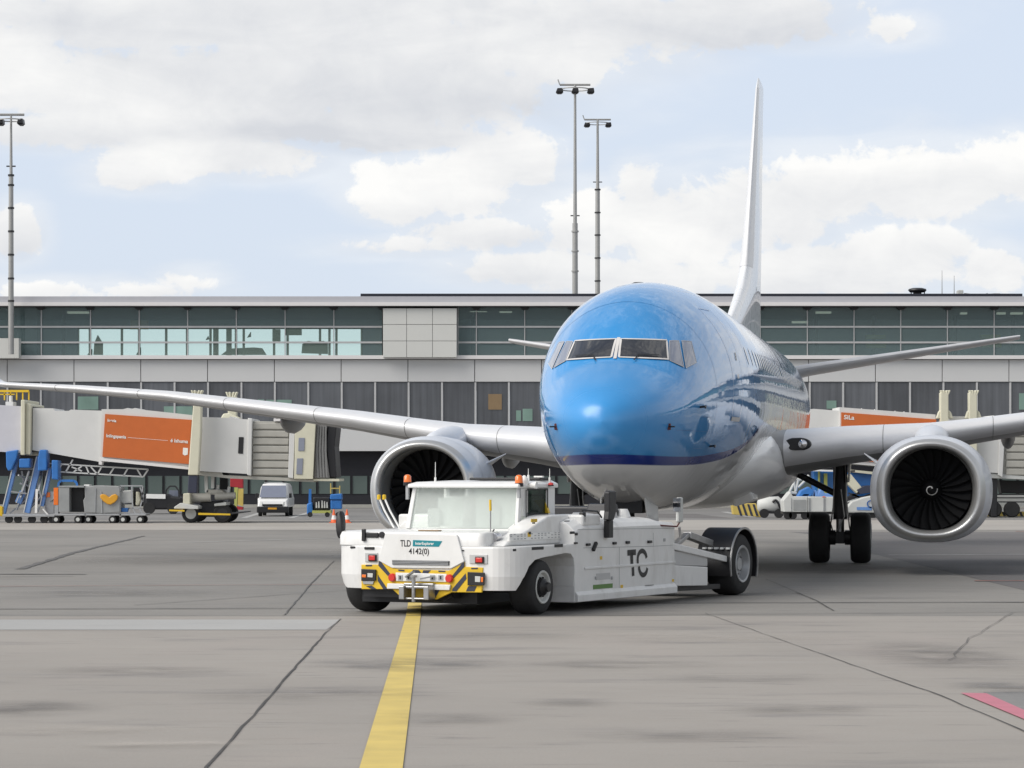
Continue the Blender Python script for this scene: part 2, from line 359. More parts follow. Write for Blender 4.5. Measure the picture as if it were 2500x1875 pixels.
def soft_smudge(u, v, ru, rv, col, k, seed):
    m = bpy.data.materials.new('smudge'); m.use_nodes = True; N = m.node_tree.nodes; L = m.node_tree.links; b = N['Principled BSDF']
    b.inputs['Base Color'].default_value = col; b.inputs['Roughness'].default_value = .7
    tc = N.new('ShaderNodeTexCoord'); mp = N.new('ShaderNodeMapping'); mp.inputs['Location'].default_value = (-1, -1, 0); mp.inputs['Scale'].default_value = (2, 2, 0); L.new(tc.outputs['Generated'], mp.inputs[0])
    ln = N.new('ShaderNodeVectorMath'); ln.operation = 'LENGTH'; L.new(mp.outputs[0], ln.inputs[0])
    g = N.new('ShaderNodeMapRange'); g.interpolation_type = 'SMOOTHSTEP'; g.inputs[1].default_value = 1; g.inputs[2].default_value = .1; L.new(ln.outputs['Value'], g.inputs[0])
    m2 = N.new('ShaderNodeMapping'); m2.inputs['Location'].default_value = (seed * 3.1, seed, 0); m2.inputs['Scale'].default_value = (1.1, 2.2, 1); L.new(tc.outputs['Object'], m2.inputs[0])
    no = N.new('ShaderNodeTexNoise'); no.inputs['Scale'].default_value = 1.1; no.inputs['Detail'].default_value = 9; no.inputs['Roughness'].default_value = .62; L.new(m2.outputs[0], no.inputs['Vector'])
    r = N.new('ShaderNodeMapRange'); r.inputs[1].default_value = .36; r.inputs[2].default_value = .62; L.new(no.outputs['Fac'], r.inputs[0])
    mu = N.new('ShaderNodeMath'); mu.operation = 'MULTIPLY'; L.new(g.outputs[0], mu.inputs[0]); L.new(r.outputs[0], mu.inputs[1])
    m3 = N.new('ShaderNodeMath'); m3.operation = 'MULTIPLY'; m3.inputs[1].default_value = k * .55; L.new(mu.outputs[0], m3.inputs[0]); L.new(m3.outputs[0], b.inputs['Alpha'])
    MATS['smudge%d' % seed] = m
    x, y = gr(u, v); hw = ru / F * y; y0, y1_ = gr(u, v + rv)[1], gr(u, v - rv)[1]
    sheet('ground_smudge', [(x - hw, y0), (x + hw, y0), (x + hw, y1_), (x - hw, y1_)], 'smudge%d' % seed, .016 + seed * .0006)
DK = (.075, .072, .075, 1); BL = (.085, .09, .105, 1); WM = (.50, .46, .41, 1)
for i, a_ in enumerate(((980, 1625, 340, 22, BL, .75), (60, 1733, 260, 26, DK, .8), (1500, 1625, 330, 16, DK, .55), (2300, 1608, 230, 48, DK, .75), (2450, 1683, 170, 20, BL, .95), (330, 1640, 300, 16, DK, .5), (760, 1700, 420, 24, DK, .4), (1080, 1760, 240, 22, DK, .45),
                       (1950, 1735, 260, 16, DK, .6), (1380, 1720, 160, 14, DK, .5), (1700, 1800, 420, 22, DK, .45), (400, 1823, 260, 12, WM, .8), (200, 1790, 300, 20, WM, .4), (1650, 1560, 500, 18, WM, .35), (1200, 1555, 260, 12, DK, .4),
                       (420, 1370, 420, 14, DK, .55), (300, 1450, 360, 12, DK, .5), (1950, 1445, 360, 12, WM, .35), (2150, 1395, 360, 14, DK, .5), (1250, 1500, 520, 14, DK, .7), (700, 1345, 260, 12, WM, .3), (620, 1400, 200, 10, DK, .4), (1800, 1660, 300, 14, DK, .5))): soft_smudge(*a_, i)  # among them wide dark patches under the tug and by the main gear

# ================================================================= terminal building
YB = 160.0; PX = F / YB
def bx(u): return (u - 1250) / PX
def bz(v): return EYE - (v - HOR) / PX
T = empty('terminal_building', (0, YB, 0), 0, 'long grey and glass airport terminal across the background', 'building')
def tpart(name, mb, m, **k): return mb.build(name, m, T, **k)
XL, XR = -70, 70
D = 18
tpart('roof', MB().box(XL, XR, -.9, D, bz(741), bz(726)), 'fascia')
tpart('roof_edge', MB().box(XL, XR, -1.0, -.905, bz(749), bz(740.5)), 'fascia_white')
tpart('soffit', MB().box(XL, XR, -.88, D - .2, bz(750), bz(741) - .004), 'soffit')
tpart('roof_parapet', MB().box(bx(880), bx(2497), .1, 6, bz(726) + .002, bz(716.5)), 'roof_black')
tpart('ledge', MB().box(XL, XR, -.35, D, bz(877), bz(868)), 'fascia_white')
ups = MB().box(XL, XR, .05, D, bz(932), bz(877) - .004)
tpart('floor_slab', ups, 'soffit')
k = 0; u = 18 - 163.0 * 10
while bx(u) < XR:
    tpart('cladding_panel', MB().box(max(XL, bx(u) + .02), min(XR, bx(u + 163) - .02), -.06, .04, bz(932), bz(878.5)), 'panel_grey', bevel=.01); u += 163.0
# middle storey of dark glazing, then a pale spandrel over the open ground floor
u = 18.6 - 81.6 * 10; i = 0
frames = []
for i in range(-10, 40):
    u = 18.6 + 81.6 * i
    if bx(u) > 45 or bx(u) < -45: continue
    w = tpart('window', MB().box(bx(u) + .05, bx(u + 81.6) - .05, .03, .09, bz(1047), bz(933)), 'low_glass')
    MB().box(bx(u) - .055, bx(u) + .045, -.05, .12, bz(1047), bz(933.5)).build('window_frame', 'mullion', w)
for a, b_, c, d in ((600, 626, 979, 993), (630, 645, 975, 993), (650, 712, 976, 990), (1260, 1272, 1002, 1028), (1276, 1300, 998, 1028), (2018, 2042, 978, 998), (190, 240, 968, 1000), (2488, 2510, 960, 1000), (400, 470, 992, 1020)):
    tpart('window_film', MB().box(bx(a), bx(b_), -.005, .02, bz(d), bz(c)), 'interior_green')
tpart('window_sticker', MB().box(bx(1192), bx(1225), -.004, .02, bz(1000), bz(962)), 'brown_sign')
tpart('spandrel', MB().box(XL, XR, -.1, D, bz(1101), bz(1047.5)), 'panel_grey')
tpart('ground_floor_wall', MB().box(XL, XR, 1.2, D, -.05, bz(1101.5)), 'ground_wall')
gw = 0
u = -150
while u < 2600:
    if not (1000 < u < 1030):
        w = tpart('window', MB().box(bx(u), bx(u + 36), 1.15, 1.19, bz(1206), bz(1162)), 'green_glass')
        MB().box(bx(u) - .06, bx(u), 1.1, 1.2, bz(1206), bz(1162)).build('window_frame', 'black', w)
    u += 42
tpart('plinth', MB().box(XL, XR, .9, 1.19, 0, bz(1232)), 'bridge_grey')
# upper gallery
edgesL = [-136, -18, 101, 221, 340, 458, 577, 696, 815, 934]
edgesR = [1118, 1163, 1281, 1396, 1511, 1626, 1741, 1856, 1971, 2085, 2199, 2313, 2427, 2541, 2655]
for E_ in (edgesL, edgesR):
    for a, b_ in zip(E_[:-1], E_[1:]):
        g_ = MB(); xs = sorted({bx(a) + .03, bx(b_) - .03, *[q for q in (bx(191), bx(884)) if bx(a) + .05 < q < bx(b_) - .05]})
        for xa, xb in zip(xs[:-1], xs[1:]):
            g_.k = 0
            clear = bx(185) < (xa + xb) / 2 < bx(886)  # bays backed by the sky opening take the brightened glass
            if clear: g_.box(xa, xb, .02, .05, bz(801.5), bz(750.5)); g_.k = 1; g_.box(xa, xb, .02, .05, bz(867.5), bz(802))
            else: g_.box(xa, xb, .02, .05, bz(867.5), bz(750.5))
        w = tpart('window', g_, ['pier_glass', 'pier_glass_skylit'])
        f = MB().box(bx(a) - .025, bx(a) + .025, -.03, .06, bz(867.5), bz(751))
        for vv in (798, 836): f.box(bx(a) + .026, bx(b_) - .026, -.05, .01, bz(vv + 2.2), bz(vv - 2.2))
        f.build('window_frame', 'mullion', w)
        tpart('bracket', MB().prism([(bx(b_) - .28, bz(750) - .002), (bx(b_) + .28, bz(750) - .002), (bx(b_) + .12, bz(757)), (bx(b_) - .12, bz(757))], 'y', -.3, -.04), 'black')
blk = MB()
cu = [936, 994, 1057, 1116]; cv = [754, 794, 834, 874]
for i in range(3):
    for j in range(3):
        if (i, j) in ((1, 0),): blk.box(bx(cu[i]) + .012, bx(cu[i + 1]) - .012, -.75, .3, bz(cv[j + 1]) + .012, bz(cv[j]) - .012)
        else: blk.box(bx(cu[i]) + .012, bx(cu[i + 1]) - .012, -.75, .3, bz(cv[j + 1]) + .012, bz(cv[j]) - .012)
tpart('stair_core', blk, 'block_white', bevel=.008)
tpart('stair_core_backing', MB().box(bx(937), bx(1115), -.7, .2, bz(873), bz(755)), 'soffit')
tpart('balcony', MB().box(bx(-80), bx(54), -1.1, -.36, bz(876), bz(828)), 'block_white')
# inside: ceiling, rear wall with a long opening to the sky, columns, furniture
it = MB()
yR = 13.0
def rz(v, y=yR): return EYE - (v - HOR) * (YB + y) / F
def rx(u, y=yR): return (u - 1250) * (YB + y) / F
it.box(rx(-900), rx(190), yR, yR + .2, rz(880), rz(740))
it.box(rx(190), rx(885), yR, yR + .2, rz(802), rz(740))
it.box(rx(885), rx(3300), yR, yR + .2, rz(880), rz(740))
tpart('rear_wall', it, 'interior')
rf = MB()
for uu in (192, 221, 299, 341, 407, 458, 515, 528, 560, 577, 596, 670, 703, 782, 805, 822, 884):
    w_ = .16 if uu in (528, 560) else .07
    rf.box(rx(uu) - w_, rx(uu) + w_, yR - .3, yR - .15, rz(872), rz(802))
rf.box(rx(190), rx(885), yR - .3, yR - .2, rz(804), rz(801))
tpart('rear_window_frame', rf, 'mullion_dark')
fu = MB(); yf = 8.0
def fz(v): return rz(v, yf)
def fx(u): return rx(u, yf)
for pts in ([(228, 866), (250, 866), (250, 838), (238, 818), (230, 838)], [(213, 866), (224, 866), (224, 852)], [(332, 866), (343, 866), (343, 848)],
            [(540, 866), (650, 866), (640, 850), (620, 848), (600, 849), (560, 851)], [(736, 862), (800, 864), (800, 838), (790, 832), (770, 835), (752, 832), (738, 840)],
            [(665, 833), (684, 833), (684, 804), (665, 804)], [(696, 818), (736, 818), (736, 803), (696, 803)], [(603, 824), (612, 822), (612, 810)], [(502, 830), (510, 828), (508, 820)]):
    fu.prism([(fx(a), fz(b_)) for a, b_ in pts], 'y', yf, yf + .3)
tpart('gallery_furniture', fu, 'silhouette')
tpart('hanging_sign', MB().box(fx(356), fx(398), 1.2, 1.4, fz(818), fz(797)), 'brown_sign')
ca = MB()
for u0 in range(-30, 200, 60): ca.box(fx(u0), fx(u0 + 8), yf, yf + .3, fz(868), fz(760))
for u0 in (52, 1030, 1150, 1990, 2130, 2330, 2470): ca.box(fx(u0), fx(u0 + 7), yf, yf + .3, fz(868), fz(760))
tpart('column', ca, 'silhouette')
li = MB()
for u0, v0, w0 in ((1918, 795, 38), (1975, 772, 36), (2407, 774, 20), (2440, 774, 28), (1150, 768, 40), (190, 772, 50), (1220, 770, 30), (2320, 774, 15)):
    li.box(fx(u0), fx(u0 + w0), 4, 4.4, fz(v0 + 2.4), fz(v0 - 2.4))
MATS['strip_light'] = lamp_mat('strip_light', (1, 1, .85, 1), .35, (.5, .5, .42))
tpart('strip_light', li, 'strip_light')
se = MB()
for u0, v0 in ((2100, 823), (2102, 845), (2376, 823), (2378, 843)): se.box(fx(u0), fx(u0 + 46), 5, 5.6, fz(v0 + 10), fz(v0))
tpart('seat_back', se, 'lime')
tpart('counter', MB().box(fx(1986), fx(2032), 5, 5.6, fz(868), fz(851)).box(fx(60), fx(84), 2, 2.5, fz(868), fz(838)), 'interior_green')
# roof plant
vent = empty('roof_vent', (bx(2252), YB + 2, bz(716)), 0, 'black round cowled vent standing on the terminal roof', 'roof vent')
MB().lathe([(0, .22), (.16, .24), (.18, .42), (.28, .52), (.36, .5), (.42, .3)], (0, 0, 0), 'z', 20).build('cowl', 'black', vent, smooth=40)
MB().tube((-.35, 0, .02), (-.35, 0, .35), .03).tube((.4, 0, .02), (.4, 0, .35), .03).build('strut', 'black', vent)
for uu, hh, lab in ((2313, 63, 'taller thin aerial rod beside the black vent on the terminal roof'), (2343, 50, 'shorter thin aerial rod on the terminal roof, next to the white box')):
    a = MB().tube((bx(uu), YB + 2, bz(717)), (bx(uu), YB + 2, bz(717) + hh / PX), .028, .012, 6).build('aerial', 'mast'); tag(a, lab, 'aerial', 'aerials on the terminal roof')
a = MB().box(bx(2352), bx(2366), YB + 2, YB + 2.6, bz(717), bz(702)).build('roof_box', 'light_box', bevel=.04); tag(a, 'small white cabinet on the terminal roof beside the aerials', 'cabinet')
a = MB()
for q0, q1 in (((2368, 711), (2410, 716)), ((2420, 714), (2442, 712)), ((2442, 712), (2456, 712)), ((2410, 716), (2410, 719)), ((2440, 712), (2432, 718)), ((2424, 710), (2426, 717))):
    a.tube((bx(q0[0]), YB + 2, bz(q0[1])), (bx(q1[0]), YB + 2, bz(q1[1])), .035, n=6)
tag(a.build('roof_pipe', 'mast'), 'thin grey pipework low on the terminal roof at the right', 'pipe')
tag(MB().box(bx(2160), bx(2182), YB + 2, YB + 2.5, bz(717), bz(713)).build('roof_hatch', 'black', bevel=.02), 'flat black hatch on the terminal roof left of the vent', 'hatch')

# ================================================================= floodlight masts
def mast(u, vt, vb, y, label, arms, r0, r1, step, zbase, wide, rungs):
    x, zt = at(u, vt, y); zs = at(u, step, y)[1]; s = y / F
    r = empty('floodlight_mast', (x, y, zbase), 0, label, 'floodlight mast', 'floodlight masts over the terminal')
    MB().tube((0, 0, 0), (0, 0, zs - zbase), r0, r0 * .8, 16).tube((0, 0, zs - zbase), (0, 0, zt - zbase), r1, r1 * .62, 12).build('pole', 'mast', r, smooth=60)
    for vv in rungs: MB().lathe([(-.05, r0 * 1.1), (.05, r0 * 1.1)], (0, 0, at(u, vv, y)[1] - zbase), 'z', 12).build('collar', 'mast' if u == 1404 else 'dark_metal', r)
    h = zt - zbase
    cr = MB().tube((-wide * s * .85, 0, h), (wide * s * .85, 0, h), .07, n=6).tube((-wide * s * .85, 0, h), (-wide * s * .95, 0, h + .35), .04, n=6)
    cr.lathe([(-.03, wide * s * .8), (.03, wide * s * .8), (.03, wide * s * .74), (-.03, wide * s * .74)], (0, 0, h - .3), 'z', 24, cap=False)
    cr.build('crossarm', 'mast', r)
    for a0 in arms:
        c = a0 * s; w = .42 * wide * s * .5
        MB().prism([(c - w, h - .52), (c + w, h - .52), (c + w * .8, h - .24), (c - w * .6, h - .26)], 'y', -.35, .35).prism([(c - w * .5, h - .60), (c + w * .5, h - .60), (c + w * .9, h - .525), (c - w * .9, h - .525)], 'y', -.3, .3).build('floodlight', 'dark_metal', r, bevel=.03)
    MB().tube((-.8 * 14 * s, 0, zs - zbase + .5), (14 * s * .8, 0, zs - zbase + .5), .04, n=6).build('service_bracket', 'dark_metal', r)
mast(1404, 207, 717, 190, 'tallest floodlight mast, thick below and thin above, left of the other central one', (-38, 0, 38), .22, .13, 545, 0, 44, (565, 613, 662))
mast(1459, 292, 717, 225, 'shorter of the two central floodlight masts, with ringed pole, beside the tallest one', (-26, 26), .22, .14, 460, 0, 38, (463, 519, 574, 630, 686))
mast(27, 280, 873, 158.2, 'floodlight mast at the far left, rising in front of the terminal glazing', (-25, 24), .16, .09, 428, bz(868) + .002, 38, (428, 452, 508, 565, 622, 680, 735))
# pier opposite, out of frame to the right: added so the glossy fuselage has something to mirror
P = empty('unseen_pier', (62, 30, 0), 0, 'second airport pier with a teal glass band, added out of frame for the fuselage side to mirror', 'building')
MB().box(0, 14, -70, 150, 0, 5).build('wall', 'grey_box', P)
MB().box(-.2, 14, -70, 150, 5.004, 7).build('cladding_band', 'white_paint', P)
mat('teal_glass', (.10, .24, .24), .1, var=.4, scale=.2)
MB().box(-.1, 14, -70, 150, 7.004, 10.2).build('glass_band', 'teal_glass', P)
MB().box(-1.2, 15, -71, 151, 10.204, 11.2).build('roof', 'fascia_white', P)
fr = MB()
for i in range(40): fr.box(-.22, -.105, -68 + i * 5.5, -67.6 + i * 5.5, 7.01, 10.2)
for i in range(40): fr.box(-.1, -.005, -68 + i * 5.5, -67.2 + i * 5.5, .0, 5.0)
fr.build('frame', 'stripe_navy', P)
# ================================================================= the airliner (local x = its left, y = aft from the nose tip)
PSI = .15
A = empty('airliner', (1.36, 43.4, 0), -PSI, 'blue and white twin engined airliner with its nose gear held by the white tug', 'airliner')
def curve_node(N, L, inp, pts, lo, hi):
    mr = N.new('ShaderNodeMapRange'); mr.inputs[1].default_value = 0; mr.inputs[2].default_value = 40; L.new(inp, mr.inputs[0])
    fc = N.new('ShaderNodeFloatCurve'); c = fc.mapping.curves[0]
    P_ = [(a / 40, (v - lo) / (hi - lo)) for a, v in pts]
    c.points[0].location = P_[0]; c.points[1].location = P_[-1]
    for p in P_[1:-1]: c.points.new(*p)
    fc.mapping.update(); L.new(mr.outputs[0], fc.inputs[1])
    m2 = N.new('ShaderNodeMapRange'); m2.inputs[3].default_value = lo; m2.inputs[4].default_value = hi; L.new(fc.outputs[0], m2.inputs[0]); return m2.outputs[0]
def livery():
    m = bpy.data.materials.new('livery'); m.use_nodes = True; nt = m.node_tree; N = nt.nodes; L = nt.links; b = N['Principled BSDF']
    tc = N.new('ShaderNodeTexCoord'); sp = N.new('ShaderNodeSeparateXYZ'); L.new(tc.outputs['Object'], sp.inputs[0])
    lo = curve_node(N, L, sp.outputs[1], [(0, 2.10), (2, 2.07), (5, 2.15), (6.5, 2.27), (8.1, 2.50), (10, 2.86), (14, 3.0), (24, 3.0), (30, 3.3), (40, 4.4)], 0, 6)
    hi = curve_node(N, L, sp.outputs[1], [(0, 2.25), (2, 2.21), (4, 2.25), (7, 2.43), (8, 2.56), (9.5, 2.86), (14, 3.06), (24, 3.06), (30, 3.36), (40, 4.45)], 0, 6)
    def gt(a, c):
        s = N.new('ShaderNodeMath'); s.operation = 'SUBTRACT'; L.new(a, s.inputs[0]); L.new(c, s.inputs[1])
        r = N.new('ShaderNodeMapRange'); r.inputs[1].default_value = -.008; r.inputs[2].default_value = .008; L.new(s.outputs[0], r.inputs[0]); return r.outputs[0]
    def mix(f, a, c):
        x = N.new('ShaderNodeMix'); x.data_type = 'RGBA'; L.new(f, x.inputs[0])
        for i, k in ((6, a), (7, c)):
            if isinstance(k, tuple): x.inputs[i].default_value = k
            else: L.new(k, x.inputs[i])
        return x.outputs[2]
    no = N.new('ShaderNodeTexNoise'); no.inputs['Scale'].default_value = .7; no.inputs['Detail'].default_value = 4; L.new(tc.outputs['Object'], no.inputs['Vector'])
    blue = mix(no.outputs['Fac'], (.030, .238, .56, 1), (.040, .275, .62, 1))
    white = mix(no.outputs['Fac'], (.72, .72, .715, 1), (.78, .78, .78, 1))
    c = mix(gt(sp.outputs[2], lo), white, (.006, .026, .22, 1)); c = mix(gt(sp.outputs[2], hi), c, blue)
    L.new(c, b.inputs['Base Color']); b.inputs['Roughness'].default_value = .4; b.inputs['Specular IOR Level'].default_value = .1
    b.inputs['Coat Weight'].default_value = 1; b.inputs['Coat IOR'].default_value = 1.6
    cr_ = N.new('ShaderNodeMapRange'); cr_.interpolation_type = 'SMOOTHSTEP'; cr_.inputs[1].default_value = .2; cr_.inputs[2].default_value = 1.6; cr_.inputs[3].default_value = .30; cr_.inputs[4].default_value = .035; L.new(sp.outputs[1], cr_.inputs[0]); L.new(cr_.outputs[0], b.inputs['Coat Roughness'])
    # skin ripple: rivet rows and slight oil canning between the frames
    mp = N.new('ShaderNodeMapping'); mp.inputs['Scale'].default_value = (1, 1.4, 1.2); L.new(tc.outputs['Object'], mp.inputs[0])
    n2 = N.new('ShaderNodeTexNoise'); n2.inputs['Scale'].default_value = 1.4; n2.inputs['Detail'].default_value = 2.5; L.new(mp.outputs[0], n2.inputs['Vector'])
    bp = N.new('ShaderNodeBump'); bp.inputs['Strength'].default_value = .22; bp.inputs['Distance'].default_value = .03; L.new(n2.outputs['Fac'], bp.inputs['Height'])
    L.new(bp.outputs[0], b.inputs['Coat Normal'])
    MATS['livery'] = m
livery()
mat('seam_light', (.50, .62, .78), .4)
mat('seam_dark', (.028, .17, .43), .4, coat=.6)
NS = 96
def fring(a, off=0): return [fpt(a, 2 * math.pi * i / NS) for i in range(NS)]
stn = [0, .02, .05, .09, .15, .24, .35, .5, .7, .9, 1.1, 1.3, 1.5, 1.62, 1.72, 1.85, 2, 2.18, 2.35, 2.57, 2.8, 3.1, 3.5, 3.9, 4.3, 4.8, 5.3, 5.8, 6.3, 6.9, 7.5, 8.2, 9, 10, 11] + [12 + i * 1.5 for i in range(9)] + [25.5, 26.5, 27.5, 28.5, 29.5, 30.5, 31.5, 32.5, 33.5, 34.5, 35.5, 36.2, 37, 37.5, 38, 38.2, 38.3]
MB().rings([fring(a) for a in stn]).build('fuselage', 'livery', A, smooth=180)
def fnorm(l, a, z, side):
    zt, zb, w, zw = fsec(a); h = (zt - zw) if z >= zw else (zw - zb)
    e = .02; w2 = fsec(a + e)[2]; k = (w2 - w) / e
    n = Vector((l / w ** 2, -k * (l * l) / w ** 3 - .0, (z - zw) / h ** 2)); return n.normalized()
def patch_front(name, poly, m, off, parent=None, n=10):
    """a flush panel on the nose: polygon (l, z) seen from ahead, laid on the skin"""
    # bilinear patch through four corners
    P0, P1, P2, P3 = [Vector(p) for p in poly]; b = MB(); g = []
    for i in range(n + 1):
        row = []
        for j in range(n + 1):
            s, t = i / n, j / n
            q = (P0 * (1 - s) + P3 * s) * (1 - t) + (P1 * (1 - s) + P2 * s) * t
            a = f_front(q.x, q.y)
            e = .01
            ax = (f_front(q.x + e, q.y) - f_front(q.x - e, q.y)) / (2 * e); az = (f_front(q.x, q.y + e) - f_front(q.x, q.y - e)) / (2 * e)
            nn = Vector((ax, -1, az)).normalized(); p = Vector((q.x, a, q.y)) + nn * off
            row.append(p)
        g.append(row)
    b.rings(g, close=False)
    return b.build(name, m, parent or A, smooth=180)
def strip_front(b, pts, w, off):
    """a narrow raised strip following (l, z) points over the nose skin"""
    fine = []
    for i in range(len(pts) - 1):
        for k in range(8):
            t = k / 8; fine.append((pts[i][0] * (1 - t) + pts[i + 1][0] * t, pts[i][1] * (1 - t) + pts[i + 1][1] * t))
    fine.append(pts[-1]); P_ = []
    for l, z in fine:
        a = f_front(l, z); e = .01
        ax = (f_front(l + e, z) - f_front(l - e, z)) / (2 * e); az = (f_front(l, z + e) - f_front(l, z - e)) / (2 * e)
        nn = Vector((ax, -1, az)).normalized(); P_.append((Vector((l, a, z)), nn))
    lo, hi = [], []
    for i, (p, n_) in enumerate(P_):
        d = (P_[min(i + 1, len(P_) - 1)][0] - P_[max(i - 1, 0)][0]).normalized(); s = d.cross(n_).normalized() * w / 2
        lo.append(p + n_ * off - s); hi.append(p + n_ * off + s)
    b.rings([lo, hi], close=False)
for sgn in (1, -1):
    S = lambda pts: [(sgn * l, z) for l, z in pts]
    main = S([(.060, 3.765), (.040, 4.075), (.733, 4.065), (.800, 3.742)])
    w = patch_front('windshield', main, 'cockpit_glass', .012, n=14)
    fr = MB(); strip_front(fr, main + main[:1], .034, .017); fr.build('window_frame', 'window_seal', w)
    p2 = S([(.828, 3.722), (.775, 4.06), (.905, 4.07), (1.035, 3.625)])
    w = patch_front('side_window', p2, 'side_glass', .010); fr = MB(); strip_front(fr, p2 + p2[:1], .011, .014); fr.build('window_frame', 'mullion', w)
    p3 = S([(1.065, 3.61), (.945, 4.073), (1.075, 4.073), (1.19, 3.72)])
    w = patch_front('side_window', p3, 'side_glass', .010); fr = MB(); strip_front(fr, p3 + p3[:1], .011, .014); fr.build('window_frame', 'mullion', w)
    wp = MB(); strip_front(wp, S([(.30, 3.70), (.36, 3.80), (.66, 3.795)]), .022, .03); wp.build('wiper', 'black', A)
cp = MB(); strip_front(cp, [(0, 3.74), (0, 4.10)], .05, .016); cp.build('centre_post', 'window_seal', A)
# probes and vents on the nose
for l, z in ((.909, 2.667), (-.80, 2.667)):
    a = f_front(l, z); o = MB().box(l - .035, l + .035, a - .012, a + .05, z - .05, z + .05).build('sensor_plate', 'dark_red', A, bevel=.01)
    MB().tube((l, a, z), (l + .10 * (1 if l > 0 else -1), a - .06, z), .012).build('probe', 'dark_metal', o)
for l, z in ((1.316, 2.389), (1.28, 3.0)):
    a = f_front(l, z); MB().tube((l, a + .02, z), (l + .1, a - .02, z + .01), .018).tube((l + .1, a - .02, z + .01), (l + .1, a - .14, z - .015), .014).build('pitot_tube', 'dark_metal', A)
ring = MB(); ring.box(-.13, .13, 2.0, 2.08, 4.10, 4.11)
# doors, hatch outlines, passenger windows: laid on the side skin, (a, z) coordinates
def side_pt(a, z, sgn, off):
    zt, zb, w, zw = fsec(a); h = (zt - zw) if z >= zw else (zw - zb)
    l = w * math.sqrt(max(0, 1 - ((z - zw) / h) ** 2)); n = Vector((l / w ** 2, -(fsec(a + .05)[2] - w) / .05 / w, (z - zw) / h ** 2)).normalized()
    p = Vector((l, a, z)) + n * off; return Vector((p.x * sgn, p.y, p.z)), Vector((n.x * sgn, n.y, n.z))
def side_strip(b, pts, w, sgn, off=.006):
    fine = []
    for i in range(len(pts) - 1):
        for k in range(6):
            t = k / 6; fine.append((pts[i][0] * (1 - t) + pts[i + 1][0] * t, pts[i][1] * (1 - t) + pts[i + 1][1] * t))
    fine.append(pts[-1]); Q = [side_pt(a, z, sgn, off) for a, z in fine]; lo, hi = [], []
    for i, (p, n_) in enumerate(Q):
        d = (Q[min(i + 1, len(Q) - 1)][0] - Q[max(i - 1, 0)][0]).normalized(); s = d.cross(n_).normalized() * w / 2
        lo.append(p - s); hi.append(p + s)
    b.rings([lo, hi], close=False)
def side_patch(b, a0, a1, z0, z1, sgn, off=.006, n=5):
    g = [[side_pt(a0 + (a1 - a0) * i / n, z0 + (z1 - z0) * j / n, sgn, off)[0] for j in range(n + 1)] for i in range(n + 1)]; b.rings(g, close=False)
for sgn in (1, -1):
    b = MB(); side_strip(b, [(5.05, 2.9), (5.0, 3.2), (5.0, 4.3), (5.05, 4.72)], .018, sgn); side_strip(b, [(5.05, 4.72), (5.75, 4.72)], .018, sgn)
    side_strip(b, [(5.85, 2.9), (5.88, 3.2), (5.88, 4.3), (5.85, 4.72)], .012, sgn)
    d = b.build('door_outline', 'seam_light', A); b = MB(); side_patch(b, 5.03, 5.87, 2.83, 2.90, sgn, .012); b.build('sill_plate', 'mullion', A)
    b = MB(); side_patch(b, 5.36, 5.48, 3.55, 3.62, sgn, .02); b.build('door_handle', 'print_white', d)
    b = MB(); side_patch(b, 5.56, 5.62, 3.86, 3.93, sgn, .008); side_patch(b, 5.62, 5.68, 3.93, 4.0, sgn, .008); b.build('static_port', 'black', A)
    for i in range(30):
        a0 = 7.0 + i * .62 + (.3 if i > 14 else 0)
        b = MB(); pts = [side_pt(a0 + .115 * math.cos(t), 4.0 + .17 * math.sin(t), sgn, .005)[0] for t in [2 * math.pi * k / 14 for k in range(14)]]; b.q(*pts)
        b.build('cabin_window', 'side_glass', A)
MB().prism([(9.4, 5.29), (9.9, 5.29), (9.85, 5.42), (9.65, 5.46)], 'x', -.02, .02).build('blade_antenna', 'white_paint', A)
MB().lathe([(5.27, .16), (5.31, .15), (5.34, .08)], (-.25, 7.6, 0), 'z', 16).build('beacon', 'dark_metal', A)

for a0 in (3.6, 6.7, 9.3, 11.8, 15.0, 18.4, 21.8, 25.2, 28.4):
    b = MB(); ra = [fpt(a0, 2 * math.pi * i / 72) for i in range(73)]; zc = fsec(a0)[3]; g_ = lambda p, d: (p[0] * 1.0015, p[1] + d, zc + (p[2] - zc) * 1.0015)
    b.rings([[g_(p, 0) for p in ra], [g_(p, .010) for p in ra]], close=False); b.build('skin_joint', 'seam_dark', A)
for sgn in (1, -1):
    b = MB(); side_strip(b, [(1.4, 2.62), (3.4, 2.62)], .008, sgn, .004); b.build('skin_joint', 'seam_dark', A)
    b = MB(); side_strip(b, [(2.6, 2.35), (2.6, 2.85), (3.25, 2.85), (3.25, 2.35), (2.6, 2.35)], .008, sgn, .004); b.build('access_panel', 'seam_dark', A)

# ---- belly fairing
def sring(a, w, zc, hu, hd, n=48, p=2.4):
    r = []
    for i in range(n):
        t = 2 * math.pi * i / n; c, s = math.cos(t), math.sin(t)
        r.append((w * abs(c) ** (2 / p) * (1 if c > 0 else -1), a, zc + (hu if s > 0 else hd) * abs(s) ** (2 / p) * (1 if s > 0 else -1)))
    return r
MB().rings([sring(9.6, 1.2, 2.1, .3, .72, p=2.1), sring(10.6, 1.6, 2.2, .6, .88, p=2.1), sring(11.6, 1.82, 2.25, .75, .97, p=2.15), sring(12.8, 1.95, 2.25, .85, 1.0, p=2.2), sring(14.4, 2.03, 2.2, .9, .97, p=2.2), sring(17, 2.07, 2.15, .95, .92, p=2.2), sring(20.5, 2.0, 2.15, .9, .90, p=2.2), sring(22.5, 1.8, 2.2, .7, .88, p=2.1), sring(24.5, 1.4, 2.3, .4, .9, p=2.1)]).build('belly_fairing', 'white_paint', A, smooth=60)
